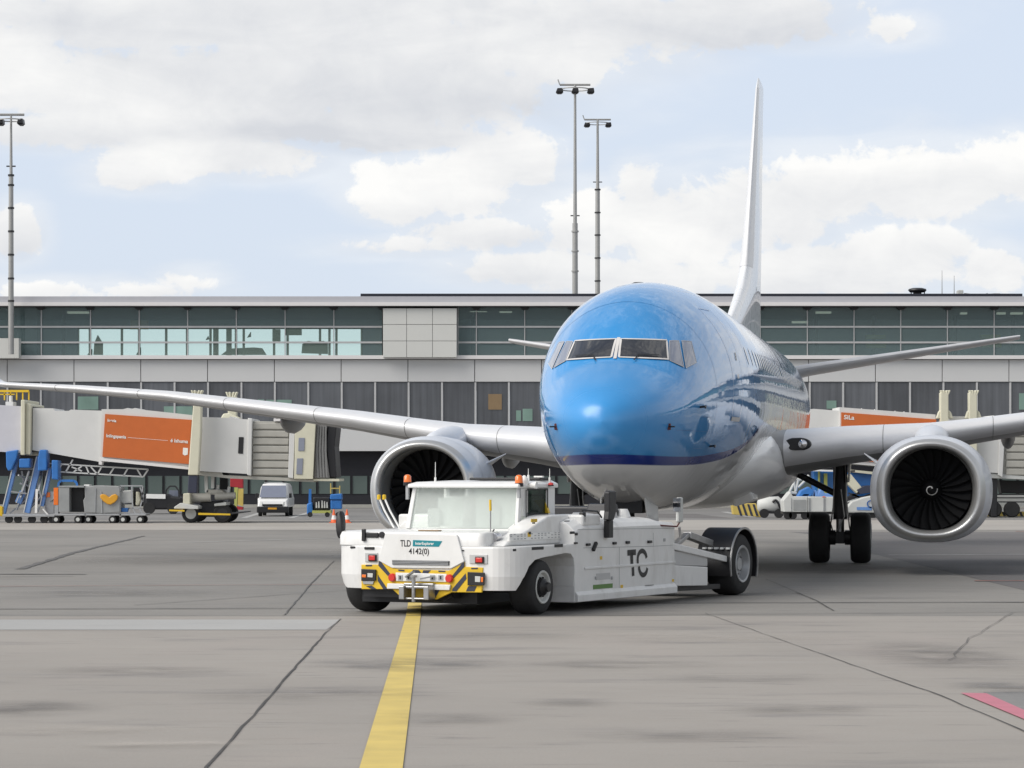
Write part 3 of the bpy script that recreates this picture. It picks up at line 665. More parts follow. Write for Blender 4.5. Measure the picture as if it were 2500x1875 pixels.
for sgn in (1, -1):
    MB().hexa([(sgn * 1.1, 12.2, 1.30), (sgn * 1.5, 12.3, 1.44), (sgn * 1.5, 13.6, 1.42), (sgn * 1.0, 13.6, 1.28)], [(sgn * 1.1, 12.0, 1.45), (sgn * 1.45, 12.1, 1.60), (sgn * 1.45, 13.6, 1.6), (sgn * 1.0, 13.6, 1.45)]).build('air_scoop', 'white_paint', A, bevel=.05)

# ---- wings
def airfoil(l, a, z, ch, th, inc=1.5, n=22, cam=.006, dnf=1.2):
    up, dn = [], []
    for i in range(n + 1):
        x = (1 - math.cos(math.pi * i / n)) / 2
        t = 5 * th * (.2969 * math.sqrt(x) - .126 * x - .3516 * x * x + .2843 * x ** 3 - .1015 * x ** 4) * ch
        c = cam * 4 * x * (1 - x) * ch; k = -math.tan(R(inc)) * x * ch
        up.append((l, a + x * ch, z + c + k + t * (2 - dnf))); dn.append((l, a + x * ch, z + c + k - t * dnf))
    return up + dn[::-1][1:-1]
WG = [(1.2, 12.6, 2.80, 8.3, .12), (2.0, 13.18, 2.87, 7.7, .12), (3.2, 14.1, 2.94, 6.75, .115), (4.83, 15.35, 3.01, 5.6, .11), (5.8, 15.98, 3.11, 5.0, .105), (7.4, 16.8, 3.31, 4.45, .10), (10, 18.14, 3.58, 3.6, .095), (12.2, 19.27, 3.81, 2.9, .09), (14.6, 20.5, 3.98, 2.25, .085), (16.7, 21.59, 4.09, 1.65, .08)]
WG = [(l, a, z - .4 * t * c - .003 * c, c, t) for l, a, z, c, t in WG]     # the heights given are those of the crest
for sgn in (1, -1):
    rs = [airfoil(sgn * l, a, z, c, t, 1.5 - l * .1) for l, a, z, c, t in WG]
    WL = [(17.15, 21.85, 4.08, 1.5, .09, 0), (17.42, 22.1, 4.22, 1.38, .085, .45), (17.6, 22.4, 4.6, 1.2, .08, .8), (17.78, 23.0, 5.4, .85, .08, .95), (17.95, 23.7, 6.35, .5, .08, 1)]
    w = MB().rings(rs).build('wing', 'wing_grey', A, smooth=45)
    wl = []
    for l, a, z, ch, th, roll in WL:
        base = airfoil(0, a, 0, ch, th, 0); ang = roll * R(82); wl.append([(sgn * (l - p[2] * math.sin(ang)), p[1], z + p[2] * math.cos(ang)) for p in base])
    MB().rings([rs[-1]] + wl).build('winglet', 'fin_white', w, smooth=45)
    # leading edge skin, lightened to paint in the lit edge, a hair proud of the wing
    le = []
    for l, a, z, c, t in WG[1:]:
        f_ = airfoil(sgn * l, a, z, c, t, 1.5 - l * .1); n = len(f_); sel = f_[n - 4:] + f_[:8]; mid = Vector((sgn * l, a + c * .06, z))
        le.append([Vector(p) + (Vector(p) - mid).normalized() * .006 for p in sel])
    MB().rings(le, close=False).build('leading_edge', 'wing_edge', w, smooth=60)
    def wsec(l):
        for p, q in zip(WG[:-1], WG[1:]):
            if l <= q[0]:
                t = (l - p[0]) / (q[0] - p[0]); v = [p[i] * (1 - t) + q[i] * t for i in range(5)]; return airfoil(sgn * l, v[1], v[2], v[3], v[4], 1.5 - l * .1), v
    for l in (3.9, 6.1, 8.3, 10.6, 12.9, 15.2):
        rr_ = []
        for d in (0, .013):
            f_, v = wsec(l + d); n = len(f_); mid = Vector((sgn * (l + d), v[1] + v[3] * .06, v[2])); rr_.append([Vector(p) + (Vector(p) - mid).normalized() * .010 for p in f_[n - 6:] + f_[:10]])
        MB().rings(rr_, close=False).build('slat_gap', 'barrel_grey', w)
    for l, a, z, ln, rr in ((4.6, 20.2, 2.25, 2.3, .22), (6.5, 19.6, 2.66, 2.6, .21), (9.6, 19.8, 3.02, 2.4, .20)):
        MB().rings([[(sgn * l + rr * k * .75 * math.cos(t), a + d * ln, z + .1 + rr * k * 1.35 * math.sin(t)) for t in [2 * math.pi * i / 16 for i in range(16)]] for d, k in ((0, .1), (.08, .55), (.25, .95), (.5, 1), (.75, .7), (.93, .3), (1, .05))]).build('flap_fairing', 'wing_grey', w, smooth=60)
    # landing light glass in the wing root
    a_, z_ = 13.36, 2.50
    lt = MB().rings([[(sgn * (2.33 + .21 * k * math.cos(t)) + sgn * (.1 * k if math.cos(t) < 0 else 0) * -1, 13.05 + .0 + .27 + dd, z_ + .02 + .125 * k * math.sin(t)) for t in [2 * math.pi * i / 20 for i in range(20)]] for dd, k in ((.3, 1), (-.02, 1), (-.05, .9))]).build('landing_light', 'black', w, smooth=40)
    MB().rings([[(sgn * 2.38 + .085 * k * math.cos(t), 13.24 + dd, z_ + .02 + .085 * k * math.sin(t)) for t in [2 * math.pi * i / 20 for i in range(20)]] for dd, k in ((.02, 1), (-.02, 1), (-.03, .8))]).build('lens', 'mirror_glass', lt, smooth=40)
# ---- tail
for sgn in (1, -1):
    MB().rings([airfoil(sgn * l, a, z, c, .10, 0, cam=0) for l, a, z, c in ((.5, 33.2, 4.55, 3.6), (1.5, 34.0, 4.78, 3.2), (4.4, 35.95, 5.28, 2.2), (7.0, 37.6, 5.72, 1.35), (7.2, 37.85, 5.76, 1.1))]).build('tailplane', 'tail_grey', A, smooth=45)
def fsect(z, le, te, t):
    ch = te - le; p = airfoil(0, le, 0, ch, t / ch, 0, cam=0); return [(q[2], q[1], z) for q in p]
FIN = [(4.9, 24.6, 37.3, .40), (5.4, 25.6, 37.4, .40), (5.8, 26.6, 37.45, .42), (6.3, 28.6, 37.6, .44), (6.8, 30.4, 37.7, .44), (7.3, 31.5, 37.8, .42), (7.7, 32.0, 37.9, .40), (9.5, 33.55, 38.25, .29), (11.2, 34.98, 38.6, .19), (12.6, 36.1, 38.9, .11), (12.92, 36.6, 38.95, .06)]
fin = MB().rings([fsect(*f) for f in FIN]).build('fin', 'fin_white', A, smooth=50)
le = []
for z, l0, te, t in [(7.35, 31.56, 37.8, .42)] + FIN[6:10]:
    f_ = fsect(z, l0, te, t); n = len(f_); k = 5; sel = f_[n - k:] + f_[:k + 1]; le.append([Vector(p) + Vector((p[0], p[1] - l0 - .4, 0)).normalized() * .007 for p in sel])
MB().rings(le, close=False).build('leading_edge', 'wing_edge', fin, smooth=60)

# ---- engines
def nac_ring(a, w, hu, hd, zc, cx, n=64, p=2.15):
    r = []
    for i in range(n):
        t = 2 * math.pi * i / n; c, s = math.cos(t), math.sin(t); pp = p if s > 0 else 2.35
        r.append((cx + w * abs(c) ** (2 / pp) * (1 if c > 0 else -1), a, zc + (hu if s > 0 else hd) * abs(s) ** (2 / pp) * (1 if s > 0 else -1)))
    return r
mat('swirl', (.8, .8, .78), .4)
def engine(sgn):
    E = empty('engine', (4.87 if sgn > 0 else -4.96, 11.9, 1.635), 0); E.parent = A
    out = [(.16, 1.025, .965, .95), (.35, 1.085, 1.005, .98), (.75, 1.15, 1.045, 1.02), (1.3, 1.18, 1.055, 1.035), (2.0, 1.16, 1.04, 1.02), (2.8, 1.06, .98, .95), (3.5, .92, .86, .84)]
    MB().rings([nac_ring(a, w, u_, d_, 0, 0) for a, w, u_, d_ in out], cap0=False).build('cowling', 'nacelle_grey', E, smooth=60)
    lip = [(.165, 1.03, .968, .953), (.06, .985, .93, .92), (.01, .945, .90, .89), (.0, .91, .872, .862), (.02, .875, .842, .834), (.08, .845, .815, .81), (.16, .825, .80, .795)]
    MB().rings([nac_ring(a, w, u_, d_, 0, 0) for a, w, u_, d_ in lip], cap0=False, cap1=False).build('inlet_lip', 'lip_metal', E, smooth=180)
    bar = [(.16, .825, .80, .795), (.35, .80, .79, .785), (.7, .785, .785, .785), (1.05, .785, .785, .785)]
    MB().rings([nac_ring(a, w, u_, d_, 0, 0, p=2.05) for a, w, u_, d_ in bar], cap0=False, cap1=False).build('inlet_duct', 'barrel_grey', E, smooth=180)
    fan = MB()
    for k in range(24):
        th = 2 * math.pi * k / 24; rs = []
        for j in range(6):
            r_ = .20 + (.77 - .20) * j / 5; tw = R(22 + 38 * j / 5); hw = .05 + .045 * j / 5; off = .10 * (j / 5) ** 2
            d = Vector((math.cos(th + off), 0, math.sin(th + off))); tg = Vector((-math.sin(th + off), 0, math.cos(th + off)))
            ax = Vector((0, 1, 0)) * math.cos(tw) + tg * math.sin(tw); nn = Vector((0, 1, 0)) * math.sin(tw) - tg * math.cos(tw); c = d * r_ + Vector((0, .82, 0))
            rs.append([c - ax * hw, c + nn * .006, c + ax * hw, c - nn * .006])
        fan.rings(rs)
    f_ = fan.build('fan', 'fan_dark', E, smooth=60)
    MB().lathe([(1.0, .785), (1.02, .785)], (0, 0, 0), 'y', 48).build('fan_backing', 'hub_dark', E)
    sp_ = MB().lathe([(.46, .005), (.48, .03), (.55, .085), (.66, .15), (.80, .205), (.9, .21)], (0, 0, 0), 'y', 32).build('spinner', 'hub_dark', E, smooth=60)
    sw = MB(); pr = [(.46, .005), (.48, .03), (.55, .085), (.66, .15), (.80, .205)]
    def rad(y):
        for (y0, r0), (y1_, r1) in zip(pr[:-1], pr[1:]):
            if y <= y1_: return r0 + (r1 - r0) * (y - y0) / (y1_ - y0)
        return .2
    lo, hi = [], []
    for i in range(30):
        t = i / 29; y = .476 + .13 * t ** .8; an = R(40) + t * R(330); 
        for L_, dy in ((lo, -.011 - .004 * t), (hi, .011 + .004 * t)):
            yy = max(.462, y + dy); r_ = rad(yy) + .004; L_.append((r_ * math.cos(an), yy - .002, r_ * math.sin(an)))
    sw.rings([lo, hi], close=False); sw.build('swirl_mark', 'swirl', sp_)
    MB().rings([nac_ring(a, w, w, w, 0.02, 0, 32, 2) for a, w in ((3.3, .62), (4.0, .56), (4.7, .40))]).build('exhaust_nozzle', 'dark_metal', E, smooth=60)
    for a_, k in ((.62, 1.1405), (1.9, 1.166)):
        MB().rings([nac_ring(a_, k + .002, {.62: 1.037, 1.9: 1.045}[a_], {.62: 1.013, 1.9: 1.025}[a_], 0, 0), nac_ring(a_ + .014, k + .003, {.62: 1.038, 1.9: 1.045}[a_], {.62: 1.014, 1.9: 1.025}[a_], 0, 0)], cap0=False, cap1=False).build('cowl_joint', 'rim_grey', E)
    # chine on the inboard shoulder
    iv = -sgn
    MB().hexa([(iv * 1.00, 1.3, .52), (iv * 1.03, 1.3, .47), (iv * 1.0, 2.3, .46), (iv * .97, 2.3, .51)], [(iv * 1.08, 1.5, .55), (iv * 1.09, 1.5, .54), (iv * 1.33, 2.25, .70), (iv * 1.32, 2.25, .715)]).build('chine', 'nacelle_grey', E, bevel=.006)
    # pylon, with its rounded nose running up into the wing
    MB().rings([[(w * math.cos(t), a, zc + h * math.sin(t)) for t in [2 * math.pi * i / 20 for i in range(20)]] for a, w, zc, h in ((1.3, .10, .95, .10), (1.7, .26, .93, .22), (2.3, .33, .93, .28), (3.0, .35, .98, .29), (3.6, .35, 1.02, .28), (4.6, .32, .98, .28), (6.0, .25, .9, .28))]).build('pylon', 'nacelle_grey', E, smooth=60)
engine(1); engine(-1)

# ---- undercarriage
def wheel(parent, c, r, w, ax='x', rim=.55, name='wheel', hubm='rim_grey', side=1):
    o = MB().lathe([(-w / 2, r * rim), (-w / 2, r * .86), (-w * .44, r * .94), (-w * .3, r * .99), (0, r), (w * .3, r * .99), (w * .44, r * .94), (w / 2, r * .86), (w / 2, r * rim)], c, ax, 48, cap=False).build(name, 'rubber', parent, smooth=40)
    MB().lathe([(-.01, r * rim * 1.02), (.01, r * rim * 1.02)], c, ax, 32).build('wheel_disc', 'dark_metal', o)
    return o
def hub(parent, c, r, w, side, m='rim_grey', dish=.3, capm=None):
    """the rim is recessed behind the tyre's side wall"""
    cx = c[0] + side * (w / 2 + .004)
    rim_ = MB().lathe([(0, r * .60), (side * .012, r * .58), (side * .004, r * .52), (-side * dish * w, r * .46), (-side * dish * w, r * .22), (-side * dish * w * .5, r * .2), (-side * dish * w * .5, r * .01)], (cx, c[1], c[2]), 'x', 40, cap=False).build('rim', m, parent, smooth=35)
    bo = MB()
    for k in range(10):
        t = 2 * math.pi * k / 10; p = (cx - side * dish * w, c[1] + r * .34 * math.cos(t), c[2] + r * .34 * math.sin(t)); bo.tube(p, (p[0] + side * .03, p[1], p[2]), r * .035, n=6)
    bo.build('wheel_nut', 'steel' if not capm else capm, parent)
    return rim_
for sgn in (1, -1):
    G = empty('main_landing_gear', (sgn * 2.88, 19.6, 0)); G.parent = A
    for q in (1, -1):
        w = wheel(G, (q * .445, 0, .55), .55, .43); hub(w, (q * .445, 0, .55), .55, .43, q)
    MB().tube((0, 0, .95), (0, .05, 2.6), .15, .16, 16).build('strut', 'dark_metal', G, smooth=60)
    MB().tube((0, 0, .45), (0, 0, 1.3), .09, n=12).build('piston', 'steel', G, smooth=60)
    MB().tube((-.3, 0, .55), (.3, 0, .55), .10, n=12).tube((-.24, 0, .55), (-.24, 0, .9), .05).box(-.1, .1, -.14, .14, .42, .68).lathe([(-.10, .16), (.10, .16)], (.2, 0, .55), 'x', 16).lathe([(-.10, .16), (.10, .16)], (-.2, 0, .55), 'x', 16).build('axle', 'dark_metal', G, bevel=.01)
    MB().tube((-sgn * 0, 0, 1.45), (-sgn * 1.35, -.05, 2.15), .07, n=10).build('side_brace', 'dark_metal', G, smooth=60)
    MB().beam((0, .18, 1.15), (0, .42, .88), .1, .05).beam((0, .42, .88), (0, .18, .58), .1, .05).build('torque_link', 'steel', G)
    MB().path([(.12, -.12, 2.2), (.14, -.14, 1.4), (.2, -.1, .8), (.24, -.02, .6)], .016, 6).path([(-.1, -.14, 2.2), (-.15, -.12, 1.2), (-.2, -.08, .85), (-.14, 0, .62)], .014, 6).path([(.02, -.16, 1.6), (.10, -.2, 1.0), (-.06, -.17, .7)], .012, 6).build('brake_hose', 'steel', G)
    MB().hexa([(sgn * .16, -.2, 1.75), (sgn * .20, -.2, 1.75), (sgn * .20, .3, 1.75), (sgn * .16, .3, 1.75)], [(sgn * .22, -.22, 2.6), (sgn * .26, -.22, 2.6), (sgn * .26, .3, 2.6), (sgn * .22, .3, 2.6)]).build('gear_door', 'white_paint', G, bevel=.01)
N_ = empty('nose_landing_gear', (0, 4.0, 0)); N_.parent = A
for q in (1, -1):
    w = wheel(N_, (q * .2, 0, .62), .34, .19); hub(w, (q * .2, 0, .62), .34, .19, q)
MB().tube((0, 0, .62), (0, -.1, 1.75), .075, n=14).tube((-.2, 0, .62), (.2, 0, .62), .05).beam((0, .1, 1.0), (0, .5, 1.6), .06, .06).box(-.2, .2, -.1, .05, .98, 1.1).build('strut', 'dark_metal', N_, smooth=40)
for q in (1, -1):
    MB().hexa([(q * .40, -.95, .98), (q * .42, -.95, .98), (q * .42, .55, 1.0), (q * .40, .55, 1.0)], [(q * .33, -1.15, 1.62), (q * .36, -1.15, 1.62), (q * .36, .85, 1.58), (q * .33, .85, 1.58)]).build('gear_door', 'white_paint', N_, bevel=.01)
MB().box(-.3, .3, -1.0, .8, 1.30, 1.52).build('wheel_well', 'black', N_)
# ================================================================= the tug (local x = its right as seen here, y = towards the aeroplane)
TH = R(26.5); ct, st_ = math.cos(TH), math.sin(TH); OX, OY = .44, 39.36
K = empty('aircraft_tug', (OX, OY, 0), -TH, 'low white towbarless aircraft tug with yellow chevrons, carrying the nose gear', 'aircraft tug')
def face(u, v, a=-.93):                # photo sight line met on the tug's front face -> (x, z) local
    k = (u - 1250) / F; b = (k * (OY + ct * a) - OX - st_ * a) / (ct + k * st_)
    y = OY + ct * a - st_ * b; return b, EYE - (v - HOR) / F * y
def side(u, v, b=0.):                  # ... and on its right flank -> (y, z) local
    k = (u - 1250) / F; a = (k * (OY - st_ * b) - OX - ct * b) / (st_ - k * ct)
    y = OY + ct * a - st_ * b; return a, EYE - (v - HOR) / F * y
def fc(x, y): return face(840 + x / 4.365, 1140 + y / 4.365)
def sd(x, y, b=0.): return side(1250 + x / 4.365, 1140 + y / 4.365, b)
def plan(b0, b1, a0, a1, rl, rr, n=8):  # rounded front corners
    p = []
    for i in range(n + 1):
        t = math.pi + (math.pi / 2) * i / n; p.append((b0 + rl + rl * math.cos(t), a0 + rl + rl * math.sin(t)))
    for i in range(n + 1):
        t = -math.pi / 2 + (math.pi / 2) * i / n; p.append((b1 - rr + rr * math.cos(t), a0 + rr + rr * math.sin(t)))
    return p + [(b1, a1), (b0, a1)]
W0 = -2.86
b = MB(); lo = plan(W0 + .04, -.02, -.90, 1.0, .45, .40); hi = plan(W0, 0, -.93, 1.0, .45, .40)
b.rings([[(x, y, .36) for x, y in lo], [(x, y, .55) for x, y in hi], [(x, y, .93) for x, y in hi], [(x * .996 - .004, y + .006, .955) for x, y in hi]])
body = b.build('body', 'tug_white', K)
c1 = MB().prism([(-1.2, .1), (-.74, .30), (-.62, .52), (-.47, .68), (-.28, .765), (-.05, .79), (.70, .835), (.86, .82), (.95, .76), (.985, .64), (.985, .1)], 'x', -.72, .5).build('cutter', 'tug_white'); c1.parent = K
cut(body, c1)
c2 = MB().prism([(-1.2, .1), (-.78, .37), (-.45, .62), (0, .72), (.6, .72), (.9, .6), (.97, .1)], 'x', -3.5, -2.3).build('cutter', 'tug_white'); c2.parent = K
cut(body, c2)
bv = body.modifiers.new('bevel', 'BEVEL'); bv.width = .014; bv.segments = 2; bv.limit_method = 'ANGLE'; bv.angle_limit = R(45)
# shoulder and hood, high on the left, stepped down on the right
b = MB(); hp = plan(W0 + .015, -.46, -.925, .95, .36, .10)
b.rings([[(x, y, .957) for x, y in hp], [(x, y, 1.08) for x, y in hp], [(x * .99 - .015, y + .03 if y < .9 else y, 1.135) for x, y in hp], [(x * .97 - .045, y + .10 if y < .9 else y, 1.15) for x, y in hp]])
b.build('hood', 'tug_white', K, smooth=30)
# front service cover, proud of the nose
cv = [fc(450, 705), fc(1212, 722), fc(1290, 1008), fc(1150, 1082), fc(520, 1075), fc(378, 998)]
MB().prism(cv, 'y', -.962, -.926).build('front_cover', 'tug_white', K, bevel=.008)
gl = [fc(528, 992), fc(1136, 1002), fc(1134, 1048), fc(530, 1040)]
g = MB().prism(gl, 'y', -.972, -.963).build('grille', 'dark_metal', K)
s_ = MB()
for i in range(3):
    z0 = gl[3][1] + (gl[0][1] - gl[3][1]) * (i + .35) / 3.2; s_.box(gl[0][0] + .01, gl[1][0] - .01, -.980, -.973, z0, z0 + .010)
s_.build('slat', 'rim_grey', g)
# raised engine cowl beside and behind the cab
pr = [(-.72, .956), (-.62, 1.02), (-.35, 1.09), (0, 1.17), (.35, 1.28), (.62, 1.35), (.8, 1.365), (1.3, 1.365), (1.3, .956)]
MB().prism(pr, 'x', -.56, -.24).build('engine_cowl', 'tug_white', K, bevel=.03, seg=3)
MB().box(-2.9, -.561, 1.12, 1.9, 1.0, 1.355).box(-.562, -.02, 1.302, 1.9, 1.2, 1.362).build('rear_deck', 'tug_white', K, bevel=.03)
# main chassis with rounded shoulders, tapering behind
def sect(a, top, sh, bot=.13, inset=0):
    pts = [(-inset, bot), (-inset, sh), (-.05 - inset, sh + .06), (-.14 - inset, top - .02), (-.3 - inset, top), (W0 + .3, top), (W0 + .14, top - .02), (W0 + .05, sh + .06), (W0, sh), (W0, bot)]
    return [(x, a, z) for x, z in pts]
ch = MB().rings([sect(.99, 1.27, 1.12), sect(1.25, 1.315, 1.17), sect(3.2, 1.31, 1.17), sect(3.9, 1.29, 1.17), sect(4.54, 1.19, 1.15)]).build('chassis', 'tug_white', K, bevel=.012)
MB().rings([[(-.001, a, .135), (.045, a, .14), (.045, a, .235), (-.001, a, .285)] for a in (1.0, 2.6, 4.54)]).build('side_skirt', 'tug_white', K, bevel=.006)
MB().box(-.001, .018, 1.3, 4.54, .585, .62).build('rubbing_strip', 'tug_white', K, bevel=.006)
pl = MB()
for (x0, y0_), (x1, y1_) in (((760, 863), (1505, 845)), ((1505, 845), (1732, 832)), ((700, 668), (1732, 652)), ((1143, 850), (1143, 1300)), ((1505, 700), (1505, 840)), ((1150, 1312), (1380, 1300)), ((1380, 1300), (1505, 1255))):
    p, q = sd(x0, y0_), sd(x1, y1_)
    if abs(x0 - x1) < 2: pl.box(-.001, .0025, p[0] - .004, p[0] + .004, min(p[1], q[1]), max(p[1], q[1]))
    else: pl.hexa([(-.001, p[0], p[1] - .004), (.0025, p[0], p[1] - .004), (.0025, p[0], p[1] + .004), (-.001, p[0], p[1] + .004)], [(-.001, q[0], q[1] - .004), (.0025, q[0], q[1] - .004), (.0025, q[0], q[1] + .004), (-.001, q[0], q[1] + .004)])
pl.build('panel_gap', 'rim_grey', K)
def lump(x0, y0_, x1, y1_, m='black', name='handle', t=.03, b0=0.):
    p, q = sd(x0, y1_, b0), sd(x1, y0_, b0); return MB().box(b0 - .001, b0 + t, p[0], q[0], p[1], q[1]).build(name, m, K, bevel=.008)
for r_ in ((612, 685, 650, 715), (665, 700, 684, 730), (655, 800, 684, 822), (785, 812, 822, 842), (1068, 797, 1100, 828), (1208, 788, 1242, 820), (1440, 782, 1478, 812)): lump(*r_)
p, q = sd(850, 890), sd(885, 805); MB().beam((.02, p[0], p[1]), (.02, q[0], q[1]), .05, .05).build('handle', 'black', K, bevel=.01)
for r_ in ((1370, 1300, 1392, 1306), (1415, 1255, 1505, 1266), (555, 570, 608, 584)): lump(*r_, t=.015)
for r_ in ((882, 1165, 900, 1200), (1052, 1165, 1070, 1200)): lump(*r_, m='rim_grey', name='clip', t=.012)
lump(895, 1125, 1045, 1205, 'mullion', 'data_plate', .004); lump(863, 1240, 1072, 1305, 'green', 'green_label', .004)
lump(1155, 1255, 1182, 1305, 'yellow', 'warning_label', .004); lump(936, 950, 960, 988, 'yellow', 'warning_label', .004); lump(1705, 1195, 1725, 1225, 'yellow', 'warning_label', .004)
lump(1612, 760, 1634, 795, 'rim_grey', 'clip', .006)
# stencilled TC: strokes cut through by the rubbing strip
def stroke(pts, w, name='stencil_letter'):
    o = MB(); lo, hi = [], []
    P_ = [sd(*p) for p in pts]
    for i, (a, z) in enumerate(P_):
        a2, z2 = P_[min(i + 1, len(P_) - 1)]; a1, z1 = P_[max(i - 1, 0)]; d = Vector((a2 - a1, z2 - z1)).normalized(); n = Vector((-d.y, d.x)) * w / 2
        lo.append((.0045, a - n.x, z - n.y)); hi.append((.0045, a + n.x, z + n.y))
    o.rings([lo, hi], close=False); return o.build(name, 'black', K)
stroke([(1228, 916), (1318, 908)], .085); stroke([(1272, 912), (1276, 1045)], .10); stroke([(1286, 1068), (1290, 1162)], .09)
cpt = lambda t, cx, cy, rx_, ry: (cx + rx_ * math.cos(R(t)), cy - ry * math.sin(R(t)))
stroke([cpt(t, 1385, 985, 48, 90) for t in range(10, 200, 10)] + [(1338, 1040)], .07)
stroke([(1352, 1060)] + [cpt(t, 1396, 1060, 44, 92) for t in range(190, 360, 10)], .07)
# louvred plate beside the hood
lb = -.235
LV = lambda x, y: sd(x, y, lb)
p0, p1 = LV(-35, 790), LV(510, 690)
lv = MB().box(lb - .006, lb + .012, p0[0], p1[0], p0[1], p1[1]).build('louvre_plate', 'print_white', K, bevel=.004)
s_ = MB()
for j in range(3):
    for i in range(15):
        a0 = p0[0] + (p1[0] - p0[0]) * (i + .2) / 15; z0 = p0[1] + (p1[1] - p0[1]) * (.18, .55, .82)[j]
        if (i * 7 + j * 3) % 5: s_.box(lb + .0125, lb + .016, a0, a0 + .05, z0, z0 + .012)
s_.build('louvre', 'rim_grey', lv)
p, q = LV(158, 745), LV(190, 700); MB().box(lb + .0125, lb + .017, p[0], q[0], p[1], q[1]).build('warning_label', 'yellow', K)
p, q = LV(165, 718), LV(188, 690); MB().box(lb + .018, lb + .022, p[0], q[0], p[1], q[1]).build('warning_label', 'black', K)
p, q = sd(203, 590, -.235), sd(268, 552, -.235); MB().box(-.239, -.232, p[0], q[0], p[1], q[1]).build('warning_label', 'yellow', K)
p, q = sd(218, 606, -.235), sd(245, 590, -.235); MB().box(-.239, -.231, p[0], q[0], p[1], q[1]).build('warning_label', 'black', K)
# black slots along the waist
for r_ in ((62, 845, 122, 870), (218, 852, 325, 880)):
    p, q = fc(r_[0], r_[3]), fc(r_[2], r_[1]); MB().box(p[0], q[0], -.945 if r_[0] > 200 else -.93, -.5, p[1], q[1]).build('handhold', 'black', K, bevel=.01)
p, q = fc(1245, 897), fc(1280, 885); MB().box(p[0], q[0], -.94, -.9, p[1], q[1]).build('clip', 'black', K)
p, q = fc(1405, 900), fc(1500, 876); MB().box(p[0], q[0] , -.90, -.55, p[1], q[1]).build('handhold', 'black', K, bevel=.01)
for r_ in ((-105, 872, 42, 900), (210, 848, 335, 886), (452, 820, 540, 858)):
    if r_[0] > 0 or 1: lump(*(max(r_[0], 8), r_[1], r_[2], r_[3]), name='handhold', t=.006)
# ---- cab
CB0, CB1, CA0, CA1, CZ = -2.36, -.58, .35, 1.56, 1.80
tl = -2.28   # cab narrows a little towards the roof
cab = MB()
cab.box(CB0, CB1, CA0 + .02, CA1, 1.02, 1.165)                           # sill under the glass
cab.hexa([(CB0, CA0, 1.166), (CB0 + .07, CA0, 1.166), (CB0 + .07, CA0 + .09, 1.166), (CB0, CA0 + .09, 1.166)], [(tl, CA0 + .07, CZ - .06), (tl + .06, CA0 + .07, CZ - .06), (tl + .06, CA0 + .16, CZ - .06), (tl, CA0 + .16, CZ - .06)])
cab.hexa([(CB1 - .05, CA0, 1.166), (CB1, CA0, 1.166), (CB1, CA0 + .10, 1.166), (CB1 - .05, CA0 + .10, 1.166)], [(CB1 - .05, CA0 + .07, CZ - .06), (CB1, CA0 + .07, CZ - .06), (CB1, CA0 + .17, CZ - .06), (CB1 - .05, CA0 + .17, CZ - .06)])
da0, dz0 = side(1289, 1255, CB1); da1, dz1 = side(1336, 1196, CB1)
cab.box(CB1 - .05, CB1 - .002, CA0 + .171, da0, 1.34, CZ - .061).box(CB1 - .05, CB1 - .002, da1, CA1, 1.34, CZ - .061).box(CB1 - .05, CB1 - .002, da0 + .001, da1 - .001, dz1, CZ - .061)
cab.box(CB0 + .03, CB0 + .08, CA1 - .1, CA1, 1.166, CZ - .061).box(CB0 + .081, CB1 - .051, CA1 - .05, CA1, 1.166, 1.40)
cab.build('cab', 'tug_white', K, bevel=.008)
MB().rings([[(tl - .03, CA0 - .03, CZ - .058), (CB1 + .03, CA0 - .03, CZ - .058), (CB1 + .03, CA1 + .05, CZ - .058), (tl - .03, CA1 + .05, CZ - .058)], [(tl - .03, CA0 - .03, CZ - .01), (CB1 + .03, CA0 - .03, CZ - .01), (CB1 + .03, CA1 + .05, CZ), (tl - .03, CA1 + .05, CZ)], [(tl + .06, CA0 + .08, CZ + .025), (CB1 - .05, CA0 + .08, CZ + .025), (CB1 - .05, CA1, CZ + .045), (tl + .06, CA1, CZ + .045)]]).build('cab_roof', 'tug_white', K, bevel=.015)
MB().box(-1.75, -.62, 1.15, 1.5, CZ + .047, CZ + .085).build('roof_rack', 'black', K, bevel=.01)
g0 = CA0 + .02
MB().hexa([(CB0 + .071, g0, 1.17), (CB1 - .051, g0, 1.17), (CB1 - .051, g0 + .008, 1.17), (CB0 + .071, g0 + .008, 1.17)], [(tl + .061, g0 + .075, CZ - .062), (CB1 - .051, g0 + .075, CZ - .062), (CB1 - .051, g0 + .083, CZ - .062), (tl + .061, g0 + .083, CZ - .062)]).build('windshield', 'cab_glass', K)
MB().prism([(CB1 - .055, 1.17), (CB1 - .16, 1.17), (CB1 - .055, 1.25)], 'y', g0 - .012, g0 - .002).build('window_seal', 'tug_white', K)
MB().box(CB1 - .03, CB1 - .022, da0, da1, dz0, dz1).build('door_window', 'door_glass', K)
fr = MB()
for a0, a1, z0, z1 in ((da0 - .02, da1 + .02, dz0 - .025, dz0), (da0 - .02, da1 + .02, dz1, dz1 + .02), (da0 - .02, da0, dz0 + .001, dz1 - .001), (da1, da1 + .02, dz0 + .001, dz1 - .001)): fr.box(CB1 - .001, CB1 + .006, a0, a1, z0, z1)
fr.build('window_seal', 'black', K)
MB().box(CB1 + .001, CB1 + .008, CA0 + .26, CA0 + .275, 1.32, 1.72).build('window_seal', 'black', K)
MB().tube((CB1 + .04, CA0 + .22, 1.40), (CB1 + .04, CA0 + .22, 1.70), .012).build('grab_rail', 'steel', K)
